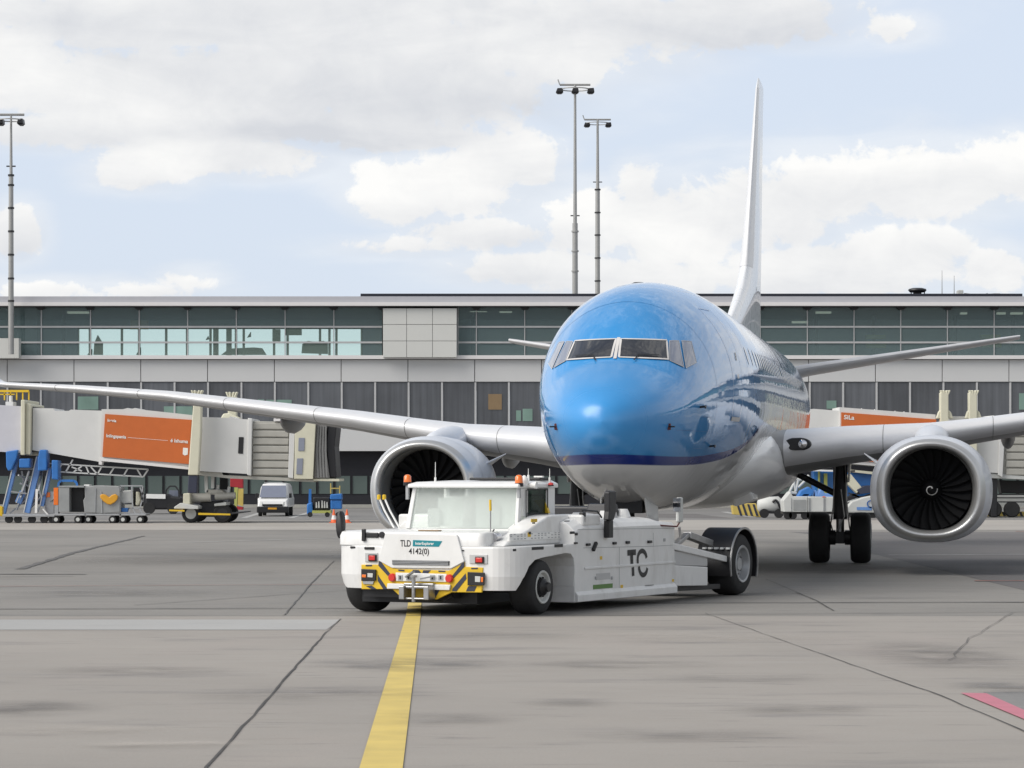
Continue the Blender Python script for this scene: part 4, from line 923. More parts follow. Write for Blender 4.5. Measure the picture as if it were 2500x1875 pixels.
# inside the cab: pale panels added for the sky mirrored in the windscreen, seat, wheel
MB().box(-1.45, -.66, .78, .79, 1.18, 1.72).box(-2.2, -.66, 1.30, 1.31, 1.18, 1.62).box(-2.2, -.66, .5, 1.4, CZ - .075, CZ - .065).box(-2.02, -1.62, .70, .71, 1.2, 1.6).build('reflection_panel', 'sheet', K)
MB().box(-2.15, -1.95, .62, .65, 1.18, 1.45).box(-1.25, -1.05, .74, .77, 1.2, 1.5).build('seat', 'mullion', K, bevel=.03)
# beacons, aerials, horn, poles
def beacon(u, v, a, r_, h, m='orange_lens', pole=None):
    b_, z = face(u, v, a); o = empty('beacon', (b_, a, z), 0); o.parent = K
    MB().lathe([(0, r_ * 1.05), (h * .3, r_ * 1.05)], (0, 0, 0), 'z', 20).build('base', 'black', o)
    MB().lathe([(h * .301, r_ * .95), (h * .8, r_ * .9), (h * .95, r_ * .6), (h, r_ * .2)], (0, 0, 0), 'z', 20).build('lens', m, o, smooth=50)
    if pole: MB().box(-.02, .02, -.02, .02, -pole, -.001).build('bracket', 'rim_grey', o)
beacon(995, 1185, .40, .058, .155, pole=.20); beacon(1267, 1188, .42, .06, .165, pole=.16)
beacon(1098, 1186, .9, .035, .045, 'red_lens'); beacon(1345, 1187, 1.3, .04, .055, 'red_lens')
an = MB()
for u, v0, v1, a in ((1063, 1186, 1128, .7), (1290, 1180, 1144, 1.0), (1342, 1186, 1144, 1.3)):
    b_, z0 = face(u, v0, a); an.tube((b_, a, z0 - .03), (b_, a, face(u, v1, a)[1]), .008, .004, 6); an.tube((b_, a, z0 - .03), (b_, a, z0 + .12), .016, n=8)
an.build('aerial', 'print_white', K)
b_, z_ = face(1280, 1176, .6); MB().lathe([(-.09, .01), (-.07, .05), (0, .065), (.06, .045), (.09, .01)], (b_, .6, z_), 'z', 16).lathe([(-.03, .03), (.12, .05)], (b_ + .05, .65, z_ - .05), 'x', 12).build('horn', 'print_white', K, smooth=50)
b_, z_ = face(1315, 1164, 1.2); MB().box(b_ - .07, b_ + .07, 1.18, 1.24, z_ - .012, z_ + .012).box(b_ - .01, b_ + .01, 1.2, 1.22, CZ + .02, z_ - .013).build('work_light', 'print_white', K, bevel=.006)
b_, z0 = face(1197.5, 1300, -.55); zt_ = face(1197.5, 1220, -.55)[1]; zm = face(1197.5, 1247, -.55)[1]
po = MB().tube((b_, -.55, z0 - .12), (b_, -.55, zm), .009).build('marker_pole', 'steel', K); MB().tube((b_, -.55, zm + .001), (b_ - .004, -.55, zt_), .018, n=8).build('tip', 'yellow', po)
for u, u2 in ((925, 962), (938, 975)):
    b0, z0 = face(u, 1214, -.1); b1, z1 = face(u2, 1283, -.1); bm, zm = face((u * .55 + u2 * .45) - 3, 1246, -.1)
    po = MB().path([(b1, -.1, z1 - .03), (bm, -.1, zm), (b0, -.1, z0)], .014, 8).build('marker_pole', 'print_white', K); MB().lathe([(-.035, .012), (-.03, .026), (.03, .026), (.038, .012)], (b0, -.1, z0), 'z', 12).build('tip', 'yellow', po)
p, q = face(1012, 1301, -.80), face(1062, 1295, -.80)
MB().box(p[0], q[0], -.70, -.6, 1.151, 1.168).build('service_cap', 'brown_sign', K, bevel=.005)
# headlight and red reflector on the right shoulder
p, q = face(1181, 1330, -.62), face(1190, 1301, -.62)
MB().lathe([(-.02, .07), (.012, .07)], ((p[0] + q[0]) / 2 + .02, -.62, (p[1] + q[1]) / 2), 'y', 20).build('reflector', 'red_lens', K, bevel=.004)
b_, z_ = face(1212, 1311, -.55); MB().lathe([(-.08, .02), (-.075, .06), (.0, .075), (.05, .06)], (b_, -.55, z_), 'y', 20).build('headlight', 'mirror_glass', K, smooth=40)
MB().path([(b_ - .06, -.5, z_ + .1), (b_ - .09, -.62, z_ - .02), (b_ - .05, -.6, z_ - .12), (b_ + .06, -.56, z_ - .11)], .01, 6).build('cable', 'black', K)
# rear lamps on grey plates
for x0, y0_, x1, y1_ in ((228, 915, 362, 1012), (1340, 935, 1530, 1030)):
    p, q = fc(x0, y1_), fc(x1, y0_); MB().box(p[0], q[0], -.945, -.90, p[1], q[1]).build('lamp_plate', 'mullion', K, bevel=.006)
for x0, y0_, x1, y1_ in ((268, 932, 356, 1005), (1405, 955, 1500, 1028)):
    p, q = fc(x0, y1_), fc(x1, y0_); o = MB().box(p[0], q[0], -.965, -.946, p[1], q[1]).build('tail_lamp', 'black', K, bevel=.008)
    dx = (q[0] - p[0]) * .13; dz = (q[1] - p[1]) * .16; MB().box(p[0] + dx, q[0] - dx, -.98, -.966, p[1] + dz, q[1] - dz).build('lens', 'red_lens', o, bevel=.008)
# ---- yellow and navy bumper
def fpoly(b_, pts, y0_=-.948, y1_=-.928): b_.prism([fc(*p) for p in pts], 'y', y0_, y1_)
bp = MB()
for P_ in ([(188, 1040), (372, 1040), (372, 1000), (560, 1085), (1120, 1105), (1292, 1015), (1292, 1062), (1485, 1072), (1470, 1338), (1150, 1335), (990, 1412), (625, 1400), (520, 1302), (190, 1302)],): fpoly(bp, P_, -.945, -.905)
bp.build('bumper', 'yellow', K, bevel=.006)
for P_ in ([(378, 1002), (402, 1012), (552, 1210), (520, 1212), (372, 1050)], [(366, 1145), (380, 1170), (470, 1302), (425, 1302), (366, 1215)], [(240, 1270), (300, 1262), (352, 1300), (300, 1302)],
           [(1290, 1016), (1290, 1062), (1150, 1212), (1135, 1190), (1262, 1030)], [(1300, 1135), (1310, 1190), (1205, 1325), (1160, 1325), (1160, 1300)], [(1330, 1270), (1420, 1270), (1395, 1325), (1305, 1325)],
           [(585, 1092), (650, 1096), (648, 1112), (585, 1108)], [(735, 1096), (800, 1098), (862, 1160), (822, 1192), (760, 1130)], [(850, 1100), (930, 1100), (850, 1190), (826, 1178)], [(1012, 1104), (1085, 1106), (1083, 1120), (1012, 1118)],
           [(238, 1042), (305, 1042), (303, 1058), (236, 1058)], [(1362, 1074), (1432, 1072), (1430, 1088), (1362, 1090)],
           [(612, 1305), (668, 1307), (705, 1372), (668, 1392)], [(965, 1310), (1025, 1312), (978, 1395), (935, 1388)]):
    nv = MB(); fpoly(nv, P_, -.950, -.9455); nv.build('hazard_stripe', 'stripe_navy', K)
wb = MB(); fpoly(wb, [(480, 1240), (700, 1245), (700, 1300), (475, 1296)], -.985, -.951); fpoly(wb, [(930, 1250), (1150, 1255), (1140, 1312), (930, 1308)], -.985, -.951); fpoly(wb, [(560, 1125), (1105, 1140), (1100, 1225), (565, 1215)], -.965, -.951)
wb.build('cross_member', 'tug_white', K, bevel=.006)
for x0 in (588, 675, 930, 1018):
    o = MB(); fpoly(o, [(x0, 1148), (x0 + 52, 1150), (x0 + 52, 1208), (x0, 1206)], -.972, -.966); o = o.build('socket_cover', 'rim_grey', K, bevel=.003)
    i_ = MB(); fpoly(i_, [(x0 + 18, 1160), (x0 + 34, 1160), (x0 + 34, 1196), (x0 + 18, 1196)], -.976, -.973); i_.build('latch', 'dark_metal', o)
for x0, y0_ in ((525, 1178), (1132, 1188)):
    p = fc(x0, y0_); MB().lathe([(-.99, .045), (-.98, .055), (-.95, .06)], (p[0], 0, p[1]), 'y', 20).build('reflector', 'red_lens', K, smooth=40)
for x0, y0_, x1, y1_ in ((198, 1085, 355, 1212), (1330, 1118, 1512, 1262)):
    o = MB(); fpoly(o, [(x0, y0_), (x1, y0_ + 8), (x1 - 6, y1_), (x0, y1_)], -.975, -.9505); o = o.build('lamp_housing', 'black', K, bevel=.006)
    cx = (x0 + x1) / 2
    i_ = MB(); fpoly(i_, [(cx - 8, y0_ + 45), (cx + 50, y0_ + 48), (cx + 46, y1_ - 35), (cx - 8, y1_ - 38)], -.982, -.976); i_.build('lens', 'light_box', o, bevel=.003)
    i_ = MB()
    if x0 < 1000: fpoly(i_, [(x0 + 10, y0_ + 60), (x0 + 55, y0_ + 62), (x0 + 52, y1_ - 35), (x0 + 10, y1_ - 38)], -.982, -.976)
    else: fpoly(i_, [(x1 - 36, y0_ + 55), (x1 - 12, y0_ + 55), (x1 - 14, y1_ - 35), (x1 - 36, y1_ - 38)], -.982, -.976)
    i_.build('lens', 'orange_lens', o, bevel=.003)
o = MB(); fpoly(o, [(205, 1212), (330, 1215), (318, 1250), (215, 1248)], -.962, -.9505); o.build('bracket', 'rim_grey', K, bevel=.004)
# hitch
hx, hz = fc(825, 1330)
h = MB().box(hx - .23, hx + .23, -1.02, -.94, hz + .09, hz + .12).box(hx - .23, hx - .15, -1.16, -.952, hz - .10, hz + .085).box(hx + .15, hx + .23, -1.16, -.952, hz - .10, hz + .085).box(hx - .149, hx + .149, -1.12, -.955, hz - .10, hz - .075).box(hx - .149, hx + .149, -1.12, -.955, hz + .05, hz + .085)
h = h.build('hitch', 'steel', K, bevel=.01)
MB().tube((hx - .03, -1.1, hz - .13), (hx - .03, -1.1, hz + .2), .028, n=14).lathe([(.2, .05), (.23, .05)], (hx - .03, -1.1, hz), 'z', 14).beam((hx - .2, -1.0, hz + .2), (hx - .05, -1.06, hz + .28), .05, .02).beam((hx + .05, -1.06, hz + .18), (hx + .24, -1.0, hz + .22), .03, .02).build('hitch_pin', 'steel', h)
MB().box(-2.55, -.75, -.55, 1.0, .16, .42).box(-2.4, -1.0, -.78, -.56, .24, .36).build('underframe', 'dark_metal', K)
MB().path([(hx - .4, -.8, .3), (hx - .2, -.82, .2), (hx, -.8, .23), (hx + .25, -.82, .19), (hx + .4, -.8, .28)], .018, 6).build('hose', 'black', K)
# lettering on the nose
def flat_text(body_, x, y, size, m, sx=1, bold=0, nm='lettering', yy=-.9635):
    p = fc(x, y); return text(body_, size, m, K, (p[0], yy, p[1]), (R(90), 0, 0), nm, .001, sx, bold)
flat_text('TLD', 612, 846, .125, 'black', .72, .002)
tp = MB(); fpoly(tp, [(748, 778), (1058, 790), (1022, 850), (745, 845)], -.966, -.9625); tp.build('logo_flag', 'teal', K)
flat_text('InterExplorer', 772, 828, .055, 'print_white', .95, .001, yy=-.968)
flat_text('4142(0)', 702, 926, .11, 'black', .92, .002)
# mirrors
p = face(831, 1281, -.62)
m_ = MB().rings([[(p[0] + .055 * k * math.cos(t) + .02 * dd, -.62 + dd, p[1] + .19 * k * math.sin(t)) for t in [2 * math.pi * i / 24 for i in range(24)]] for dd, k in ((-.05, .8), (-.03, 1), (.05, 1), (.07, .8))]).build('mirror', 'black', K, smooth=50)
q1, q2 = face(846, 1314, -.62), face(895, 1304, -.62)
MB().path([(p[0] + .01, -.6, p[1] - .17), (q1[0] + .02, -.6, q1[1] + .01), (q1[0] + .12, -.6, q1[1] + .045), (q2[0], -.6, q2[1])], .012, 6).path([(q1[0] + .02, -.6, q1[1]), (q1[0] + .16, -.6, q1[1] - .0), (q2[0], -.6, q2[1] - .01)], .010, 6).build('mirror_arm', 'black', m_)
b0, z0 = fc(215, 725); MB().box(b0 - .03, b0 + .03, -.96, -.92, z0 - .085, z0 + .085).box(b0 + .035, b0 + .23, -.95, -.92, z0 - .035, z0 + .035).build('mirror_bracket', 'black', K, bevel=.012)
b0, z0 = fc(402, 724); MB().lathe([(-.95, .04), (-.92, .045)], (b0, 0, z0), 'y', 16).build('filler_cap', 'black', K)
a0, z0 = side(1486, 1266, .06); a1, z1 = side(1486, 1313, .06)
bs = MB().rings([[(.03, a0 - .13, z0 - .02), (.12, a0 - .13, z0 - .02), (.12, a0 + .06, z0 - .02), (.03, a0 + .06, z0 - .02)], [(.03, a0 - .10, z0 + .10), (.12, a0 - .10, z0 + .10), (.12, a0 + .14, z0 + .10), (.03, a0 + .14, z0 + .10)], [(.03, a0 - .10, z0 + .38), (.12, a0 - .10, z0 + .38), (.12, a0 + .14, z0 + .38), (.03, a0 + .14, z0 + .38)], [(.04, a0 - .06, z0 + .40), (.11, a0 - .06, z0 + .40), (.11, a0 + .10, z0 + .40), (.04, a0 + .10, z0 + .40)]])
bs = bs.build('folded_mirror', 'dark_metal', K, bevel=.015); MB().box(.004, .09, a0 - .05, a0 + .10, z1, z0 - .022).build('mirror_arm', 'black', bs, bevel=.01)
a0, z0 = side(1659, 1245, .12)
rm = MB().box(.09, .15, a0 - .09, a0 + .09, z0 - .19, z0 + .19).build('mirror', 'light_box', K, bevel=.025)
MB().box(.06, .18, a0 - .105, a0 - .091, z0 - .02, z0 + .18).build('mirror_face', 'mirror_glass', rm); MB().path([(.12, a0, z0 - .19), (.1, a0 - .05, z0 - .25), (.02, a0 - .4, z0 - .23), (-.2, a0 - .7, z0 - .2)], .012, 6).build('mirror_arm', 'dark_red', rm)
# things standing on the chassis deck
a0, z0 = side(1528, 1268, -.25)
MB().lathe([(1.30, .12), (1.38, .09), (1.42, .07)], (-.3, a0, 0), 'z', 16).build('deck_mount', 'tug_white', K, smooth=40)
MB().rings([[(-.32, 2.9, 1.3), (-.32, 3.25, 1.3), (-.75, 3.25, 1.3), (-.75, 2.9, 1.3)], [(-.34, 2.95, 1.5), (-.34, 3.2, 1.5), (-.72, 3.2, 1.5), (-.72, 2.95, 1.5)]]).box(-1.9, -.78, 3.6, 4.2, 1.25, 1.45).build('winch_housing', 'dark_metal', K, bevel=.03)
MB().path([(-.12, 1.45, 1.25), (-.12, 1.5, 1.42), (-.12, 2.0, 1.40), (-.12, 2.15, 1.31)], .014, 6).build('hand_rail', 'black', K)
MB().box(-.10, -.02, 1.33, 1.42, 1.24, 1.40).build('latch', 'black', K, bevel=.02)
MB().hexa([(-.35, 1.55, 1.305), (-.12, 1.55, 1.305), (-.12, 2.05, 1.305), (-.35, 2.05, 1.305)], [(-.33, 1.62, 1.39), (-.14, 1.62, 1.36), (-.14, 1.98, 1.36), (-.33, 1.98, 1.39)]).build('deck_hatch', 'mullion', K, bevel=.01)
MB().path([(-.1, 2.32, 1.18), (-.08, 2.34, 1.36), (-.12, 2.4, 1.42)], .03, 8).build('hydraulic_pipe', 'rim_grey', K)
MB().hexa([(-.7, 1.3, 1.31), (-.62, 1.3, 1.31), (-.62, 1.5, 1.31), (-.7, 1.5, 1.31)], [(-1.0, 1.3, 1.58), (-.92, 1.3, 1.6), (-.92, 1.5, 1.6), (-1.0, 1.5, 1.58)]).build('lift_arm', 'rim_grey', K)
MB().hexa([(-.62, 1.28, 1.38), (-.55, 1.28, 1.38), (-.55, 1.34, 1.38), (-.62, 1.34, 1.38)], [(-.78, 1.28, 1.56), (-.62, 1.28, 1.58), (-.62, 1.34, 1.58), (-.78, 1.34, 1.56)]).build('caution_plate', 'yellow', K)
a0, z0 = side(1510, 1250, -.1); MB().prism([(a0 - .05, 1.29), (a0 + .2, 1.29), (a0 + .16, 1.37), (a0 + .02, 1.40)], 'x', -.4, -.2).build('deck_bracket', 'mullion', K)
# ---- rear arms, cradle, wheels
MB().hexa([(-.12, 4.45, .80), (0.005, 4.45, .80), (0.005, 4.45, .90), (-.12, 4.45, .90)], [(-.12, 6.62, .545), (0.005, 6.62, .545), (0.005, 6.62, .64), (-.12, 6.62, .64)]).build('arm_rail', 'tug_white', K, bevel=.01)
MB().hexa([(-.22, 4.45, .56), (-.03, 4.45, .56), (-.03, 4.45, .79), (-.22, 4.45, .79)], [(-.22, 5.9, .50), (-.03, 5.9, .50), (-.03, 5.9, .66), (-.22, 5.9, .66)]).build('arm', 'mullion', K, bevel=.01)
MB().hexa([(-.3, 4.45, .24), (-.01, 4.45, .24), (-.01, 4.45, .56), (-.3, 4.45, .56)], [(-.3, 5.86, .20), (-.01, 5.86, .20), (-.01, 5.86, .49), (-.3, 5.86, .49)]).build('arm', 'tug_white', K, bevel=.012)
MB().hexa([(-.5, 4.3, .16), (-.1, 4.3, .16), (-.1, 4.3, .24), (-.5, 4.3, .24)], [(-.5, 6.6, .12), (-.1, 6.6, .12), (-.1, 6.6, .2), (-.5, 6.6, .2)]).box(-.62, -.5, 4.4, 7.6, .2, .6).box(-2.7, -2.58, 4.4, 7.2, .2, .6).box(-2.57, -.63, 6.2, 7.1, .15, .30).build('cradle', 'dark_metal', K, bevel=.01)
MB().beam((-.25, 5.0, .80), (-.25, 5.6, 1.0), .10, .06).beam((-.25, 5.6, .99), (-.25, 6.5, .84), .14, .1).tube((-.25, 5.35, .95), (-.25, 5.3, 1.12), .02).build('lift_ram', 'steel', K, bevel=.006)
def arc(r0, r1, t0, t1, b0, b1, c=(7.2, .5), n=28):
    return [[(b0, c[0] + r * math.cos(t), c[1] + r * math.sin(t)) for r in (r0, r1)] + [(b1, c[0] + r * math.cos(t), c[1] + r * math.sin(t)) for r in (r1, r0)] for t in [t0 + (t1 - t0) * i / n for i in range(n + 1)]]
MB().rings(arc(.555, .58, R(-22), R(198), -.52, .05)).build('mudguard', 'black', K, smooth=40)
MB().rings(arc(.557, .59, R(-22), R(198), .051, .07)).build('mudguard_trim', 'steel', K, smooth=40)
rf = MB()
for i in range(5): b_ = -.42 + i * .1; rf.box(b_, b_ + .055, 7.2 - .553 - .03, 7.2 - .5, .745, .775)
rf.build('reflector', 'print_white', K)
wheel(K, (-.2, 7.2, .5), .5, .46, rim=.58); hub(K, (-.2, 7.2, .5), .5, .46, 1, dish=.22)
wheel(K, (-3.2, 7.2, .5), .5, .46, rim=.58)
wheel(K, (-.20, 0, .385), .385, .36, rim=.60)
hub(K, (-.20, 0, .385), .385, .36, 1, m='light_box', dish=.10, capm='black')
MB().lathe([(0, .13), (.05, .12), (.09, .07), (.13, .065), (.13, .0)], (-.05, 0, .385), 'x', 24).build('axle_cap', 'black', K, smooth=30)
o = wheel(K, (0, 0, 0), .385, .36, rim=.60, name='wheel'); o.location = (-2.66, -.12, .385); o.rotation_euler = (0, 0, R(-8))
MB().tube((-2.6, 0, .385), (-.35, 0, .385), .09).build('front_axle', 'dark_metal', K)
# ================================================================= passenger boarding bridges
YJ = 113.5
def jx(u, y=YJ): return at(u, 0, y)[0]
def jz(v, y=YJ): return at(0, v, y)[1]
def quad_box(b, pts, y0, y1, Y=YJ):         # outline (u, v) of a facade, given real depth
    b.prism([(jx(u, y0), jz(v, y0)) for u, v in pts], 'y', y0, y1); return b
J = empty('boarding_bridge', (jx(475), YJ, 0), 0, 'cream passenger boarding bridge with a full orange billboard, at the left under the wing', 'boarding bridge', 'passenger boarding bridges')
def jp(name, mb, m, par=None, **k):
    o = mb.build(name, m, **k)
    p = par or J; o.parent = p
    w = Vector((0, 0, 0)); q = p
    while q: w += q.location; q = q.parent
    o.location = -w; return o
def jb(name, pts, y0, y1, m, par=None, Y=YJ, **k): return jp(name, quad_box(MB(), pts, Y + y0, Y + y1, Y), m, par, **k)
jb('tunnel', [(-300, 972), (56, 992), (56, 1106), (-300, 1086)], -1.6, 1.2, 'lilac_white')
jb('tunnel_frame', [(51, 976), (61, 976), (60, 1111), (50, 1111)], -1.9, 1.5, 'cream', bevel=.03)
jb('tunnel_frame', [(63, 984), (75, 986), (74, 1110), (62, 1109)], -1.75, 1.5, 'cream', bevel=.03)
jb('tunnel_gap', [(73, 992), (82, 993), (81, 1104), (73, 1103)], -1.3, 1.2, 'black')
jb('tunnel', [(80, 996), (130, 997), (134, 1003), (168, 1003), (173, 1000), (258, 1003), (246, 1128), (79, 1099)], -1.45, 1.2, 'bridge_white')
bb = jb('tunnel', [(248, 999), (300, 999), (312, 996), (318, 999), (330, 996), (336, 999), (475, 1014), (468, 1140), (245, 1118)], -1.7, 1.2, 'bridge_white')
jb('frame_rail', [(245, 1117.5), (468, 1140.5), (468, 1147), (245, 1125)], -1.75, 1.3, 'fascia_white')
jb('frame_rail', [(241, 1126), (250, 1126), (248, 1135), (241, 1134)], -1.7, -1.2, 'fascia_white')
ad = jb('billboard', [(256.7, 1010.7), (468, 1025), (461, 1133), (249.8, 1115)], -1.78, -1.705, 'billboard')
def btext(s, u, v, size, sx=1, rot=-4.2):
    o = text(s, size, 'print_white', None, (jx(u, YJ - 1.79), YJ - 1.79, jz(v, YJ - 1.79)), (R(90), R(-rot), 0), 'lettering', .004, sx, .004); o.parent = ad
    o.location = Vector(o.location) - Vector((0, 0, 0)); return o
btext('Inevia', 262, 1029, .15); btext('Inlingspania', 259, 1067, .17, 1.0); btext('é Ishuma', 416, 1079, .19, 1.0)
o = MB().hexa([(jx(312, YJ - 1.78), YJ - 1.785, jz(1068.5, YJ - 1.78)), (jx(410, YJ - 1.78), YJ - 1.785, jz(1076, YJ - 1.78)), (jx(410, YJ - 1.78), YJ - 1.78, jz(1076, YJ - 1.78)), (jx(312, YJ - 1.78), YJ - 1.78, jz(1068.5, YJ - 1.78))], [(jx(312, YJ - 1.78), YJ - 1.785, jz(1067.8, YJ - 1.78)), (jx(410, YJ - 1.78), YJ - 1.785, jz(1075.3, YJ - 1.78)), (jx(410, YJ - 1.78), YJ - 1.78, jz(1075.3, YJ - 1.78)), (jx(312, YJ - 1.78), YJ - 1.78, jz(1067.8, YJ - 1.78))]); jp('fine_print', o, 'print_white', ad)
o = MB(); quad_box(o, [(447, 1093), (459, 1094), (458, 1110), (451, 1112), (446, 1109)], YJ - 1.79, YJ - 1.781); jp('emblem', o, 'print_white', ad)
for c_ in ad.children:                      # children of the billboard keep their world places
    if c_.type == 'FONT': c_.location = Vector(c_.location)
# lift columns with flared crowns
def crown(pb, u, v, Y, s=1):
    x, z = jx(u, Y), jz(v, Y); k = Y / F * s
    for q in (-10, -4, 4, 10): pb.hexa([(x + q * .5 * k - .05, Y - .3, z - 18 * k), (x + q * .5 * k + .05, Y - .3, z - 18 * k), (x + q * .5 * k + .05, Y + .1, z - 18 * k), (x + q * .5 * k - .05, Y + .1, z - 18 * k)], [(x + q * 1.3 * k - .04, Y - .32, z), (x + q * 1.3 * k + .04, Y - .32, z), (x + q * 1.3 * k + .04, Y + .1, z), (x + q * 1.3 * k - .04, Y + .1, z)])
co = MB(); quad_box(co, [(473, 968), (492, 968), (490, 1060), (484, 1160), (459, 1160), (466, 1060)], YJ - 2.5, YJ - 1.95); crown(co, 482.5, 953, YJ - 2.2)
jp('lift_column', co, 'cream', bevel=.05)
co = MB(); quad_box(co, [(556, 968), (578, 968), (576, 1150), (556, 1150)], YJ + 1.6, YJ + 2.1); crown(co, 567, 957, YJ + 1.9)
quad_box(co, [(538, 1022), (545, 1010), (560, 1008), (590, 1022)], YJ + 1.2, YJ + 1.5)
jp('lift_column', co, 'cream', bevel=.05)
jb('lift_leg', [(460, 1160.5), (482, 1160.5), (480, 1204), (458, 1204)], -2.45, -2.0, 'stripe_navy', bevel=.03)
jb('lift_leg', [(536, 1152), (556, 1152), (556, 1204), (536, 1204)], 1.6, 2.0, 'black', bevel=.03)
jb('cabin_tunnel', [(490, 1018), (560, 1020), (561, 1016), (576, 1022), (606, 1024), (604, 1157), (485, 1150)], -1.7, 1.3, 'bridge_white')
jb('tunnel_frame', [(605, 1020), (616, 1022), (613, 1162), (603, 1160)], -1.85, 1.5, 'bridge_white', bevel=.03)
jb('tunnel_window', [(583, 1067), (595, 1067), (593, 1108), (581, 1107)], -1.73, -1.705, 'black', bevel=.02)
sh = MB(); quad_box(sh, [(617, 1028), (706, 1030), (703, 1164), (614, 1162)], YJ - 1.55, YJ + 1.4)
for i in range(7):
    v0 = 1032 + i * 18.7; quad_box(sh, [(617.5, v0), (705, v0 + 1), (704, v0 + 16.5), (616.5, v0 + 15.5)], YJ - 1.64, YJ - 1.552)
jp('roller_shutter', sh, 'bridge_grey', bevel=.03)
jb('frame_rail', [(668, 1022), (707, 1023), (707, 1029), (668, 1028)], -1.7, 1.4, 'fascia_white')
jb('tunnel_frame', [(707, 1040), (720, 1060), (716, 1168), (703, 1166)], -1.75, 1.5, 'bridge_white', bevel=.02)
cb = jb('bridge_cab', [(721, 1024), (771, 1026), (764, 1170), (718, 1169)], -1.8, 1.5, 'cream', bevel=.02)
jb('cab_window', [(729, 1069), (744, 1069), (743, 1101), (728, 1101)], -1.83, -1.805, 'side_glass', bevel=.02)
jb('cab_window', [(725, 1119), (740, 1119), (738, 1159), (723, 1158)], -1.83, -1.805, 'side_glass', bevel=.02)
jb('canopy', [(771, 1028), (800, 1030), (793, 1080), (805, 1168), (766, 1168)], -1.6, 1.6, 'canopy', bevel=.05)
for q in range(4): jb('canopy_fold', [(776 + q * 6, 1040), (779 + q * 6, 1040), (776 + q * 7, 1100), (779 + q * 7, 1166), (774 + q * 7, 1166), (771 + q * 7, 1100)], -1.66, -1.602, 'barrel_grey')
jb('canopy', [(800, 1040), (822, 1042), (817, 1090), (822, 1166), (805, 1166), (796, 1090)], -1.5, 1.5, 'black', bevel=.04)
jb('bumper_bar', [(765, 1169), (828, 1169), (828, 1175), (765, 1174)], -1.6, 1.6, 'cream')
jb('frame_rail', [(484, 1151), (540, 1153), (545, 1160), (700, 1166), (765, 1172), (765, 1177), (560, 1168), (484, 1160)], -1.6, 1.2, 'bridge_grey')
# truss under the tunnel
tr = MB()
def tl_(p, q, w=.055, Y=YJ - 1.2): tr.beam((jx(p[0], Y), Y, jz(p[1], Y)), (jx(q[0], Y), Y, jz(q[1], Y)), w, w)
for p, q in (((115, 1131), (362, 1146)), ((115, 1150), (350, 1164)), ((362, 1146), (350, 1164)), ((335, 1146), (345, 1163)), ((312, 1144), (302, 1161)), ((278, 1142), (268, 1158)), ((248, 1140), (238, 1158)), ((238, 1158), (222, 1140)), ((210, 1138), (218, 1158)), ((178, 1122), (160, 1153)), ((175, 1140), (200, 1150)), ((200, 1138), (180, 1152)), ((130, 1133), (122, 1150)), ((150, 1134), (140, 1152)), ((160, 1103), (236, 1112)), ((160, 1108), (236, 1118))): tl_(p, q)
jp('truss', tr, 'bridge_white')
# wheeled bogie
bg = MB()
YB_ = YJ - 1.0
def bt(p, q, r): bg.tube((jx(p[0], YB_), YB_, jz(p[1], YB_)), (jx(q[0], YB_), YB_, jz(q[1], YB_)), r)
bt((462, 1216), (515, 1214), .18); bt((525, 1212), (575, 1210), .14)
jp('bogie_cylinder', bg, 'bridge_grey', smooth=50)
jb('bogie_frame', [(447, 1205), (464, 1203), (464, 1232), (447, 1232)], -1.6, 0, 'cream', bevel=.03)
jb('bogie_frame', [(425, 1238), (440, 1228), (484, 1236), (484, 1243), (425, 1242)], -2.2, 0, 'light_box', bevel=.02)
jb('bogie_frame', [(523, 1230), (552, 1226), (552, 1234), (523, 1236)], -1.6, 0, 'light_box', bevel=.02)
jb('bogie_frame', [(490, 1225), (545, 1222), (552, 1262), (484, 1262)], -.8, 1.2, 'dark_metal', bevel=.03)
jb('bogie_frame', [(498, 1150), (506, 1150), (508, 1202), (500, 1202)], -1, -.8, 'light_box'); jb('bogie_frame', [(516, 1155), (523, 1155), (522, 1192), (515, 1192)], -1, -.8, 'light_box')
jb('bogie_frame', [(505, 1195), (540, 1196), (556, 1208), (500, 1208)], -1, 1, 'bridge_grey', bevel=.02)
for z_ in ((534, 1190), (561, 1194)): jp('bogie_ram', MB().tube((jx(z_[0]), YJ - .7, jz(z_[1] + 8)), (jx(z_[0] + 3), YJ - .7, jz(z_[1] - 6)), .06), 'print_white')
jb('guard_rail', [(413, 1244), (450, 1245), (450, 1249), (413, 1248)], -2.3, -2.2, 'yellow'); jb('guard_rail', [(484, 1252), (562, 1254), (562, 1258), (484, 1257)], -2.3, -2.2, 'yellow')
jb('guard_rail', [(560, 1252), (590, 1250), (590, 1253), (560, 1256)], -2.0, 1.9, 'dark_metal')
for u in (467, 544):
    x, _ = at(u, 0, YJ - 1.4); o = MB().lathe([(-.16, .22), (-.16, .32), (-.1, .36), (.1, .36), (.16, .32), (.16, .22)], (x, YJ - 1.4, .365), 'y', 28); o = jp('bogie_wheel', o, 'rubber', smooth=40)
    o2 = MB().lathe([(-.17, .21), (-.13, .20), (-.12, .06), (-.16, .05)], (x, YJ - 1.4, .365), 'y', 24).build('rim', 'light_box' if u < 500 else 'dark_metal', o, smooth=40)
    x2 = x + .5; MB().lathe([(-.16, .22), (-.16, .32), (-.1, .36), (.1, .36), (.16, .32), (.16, .22)], (x2 if 0 else x, YJ + 1.2, .365), 'y', 24).build('tyre', 'rubber', o)
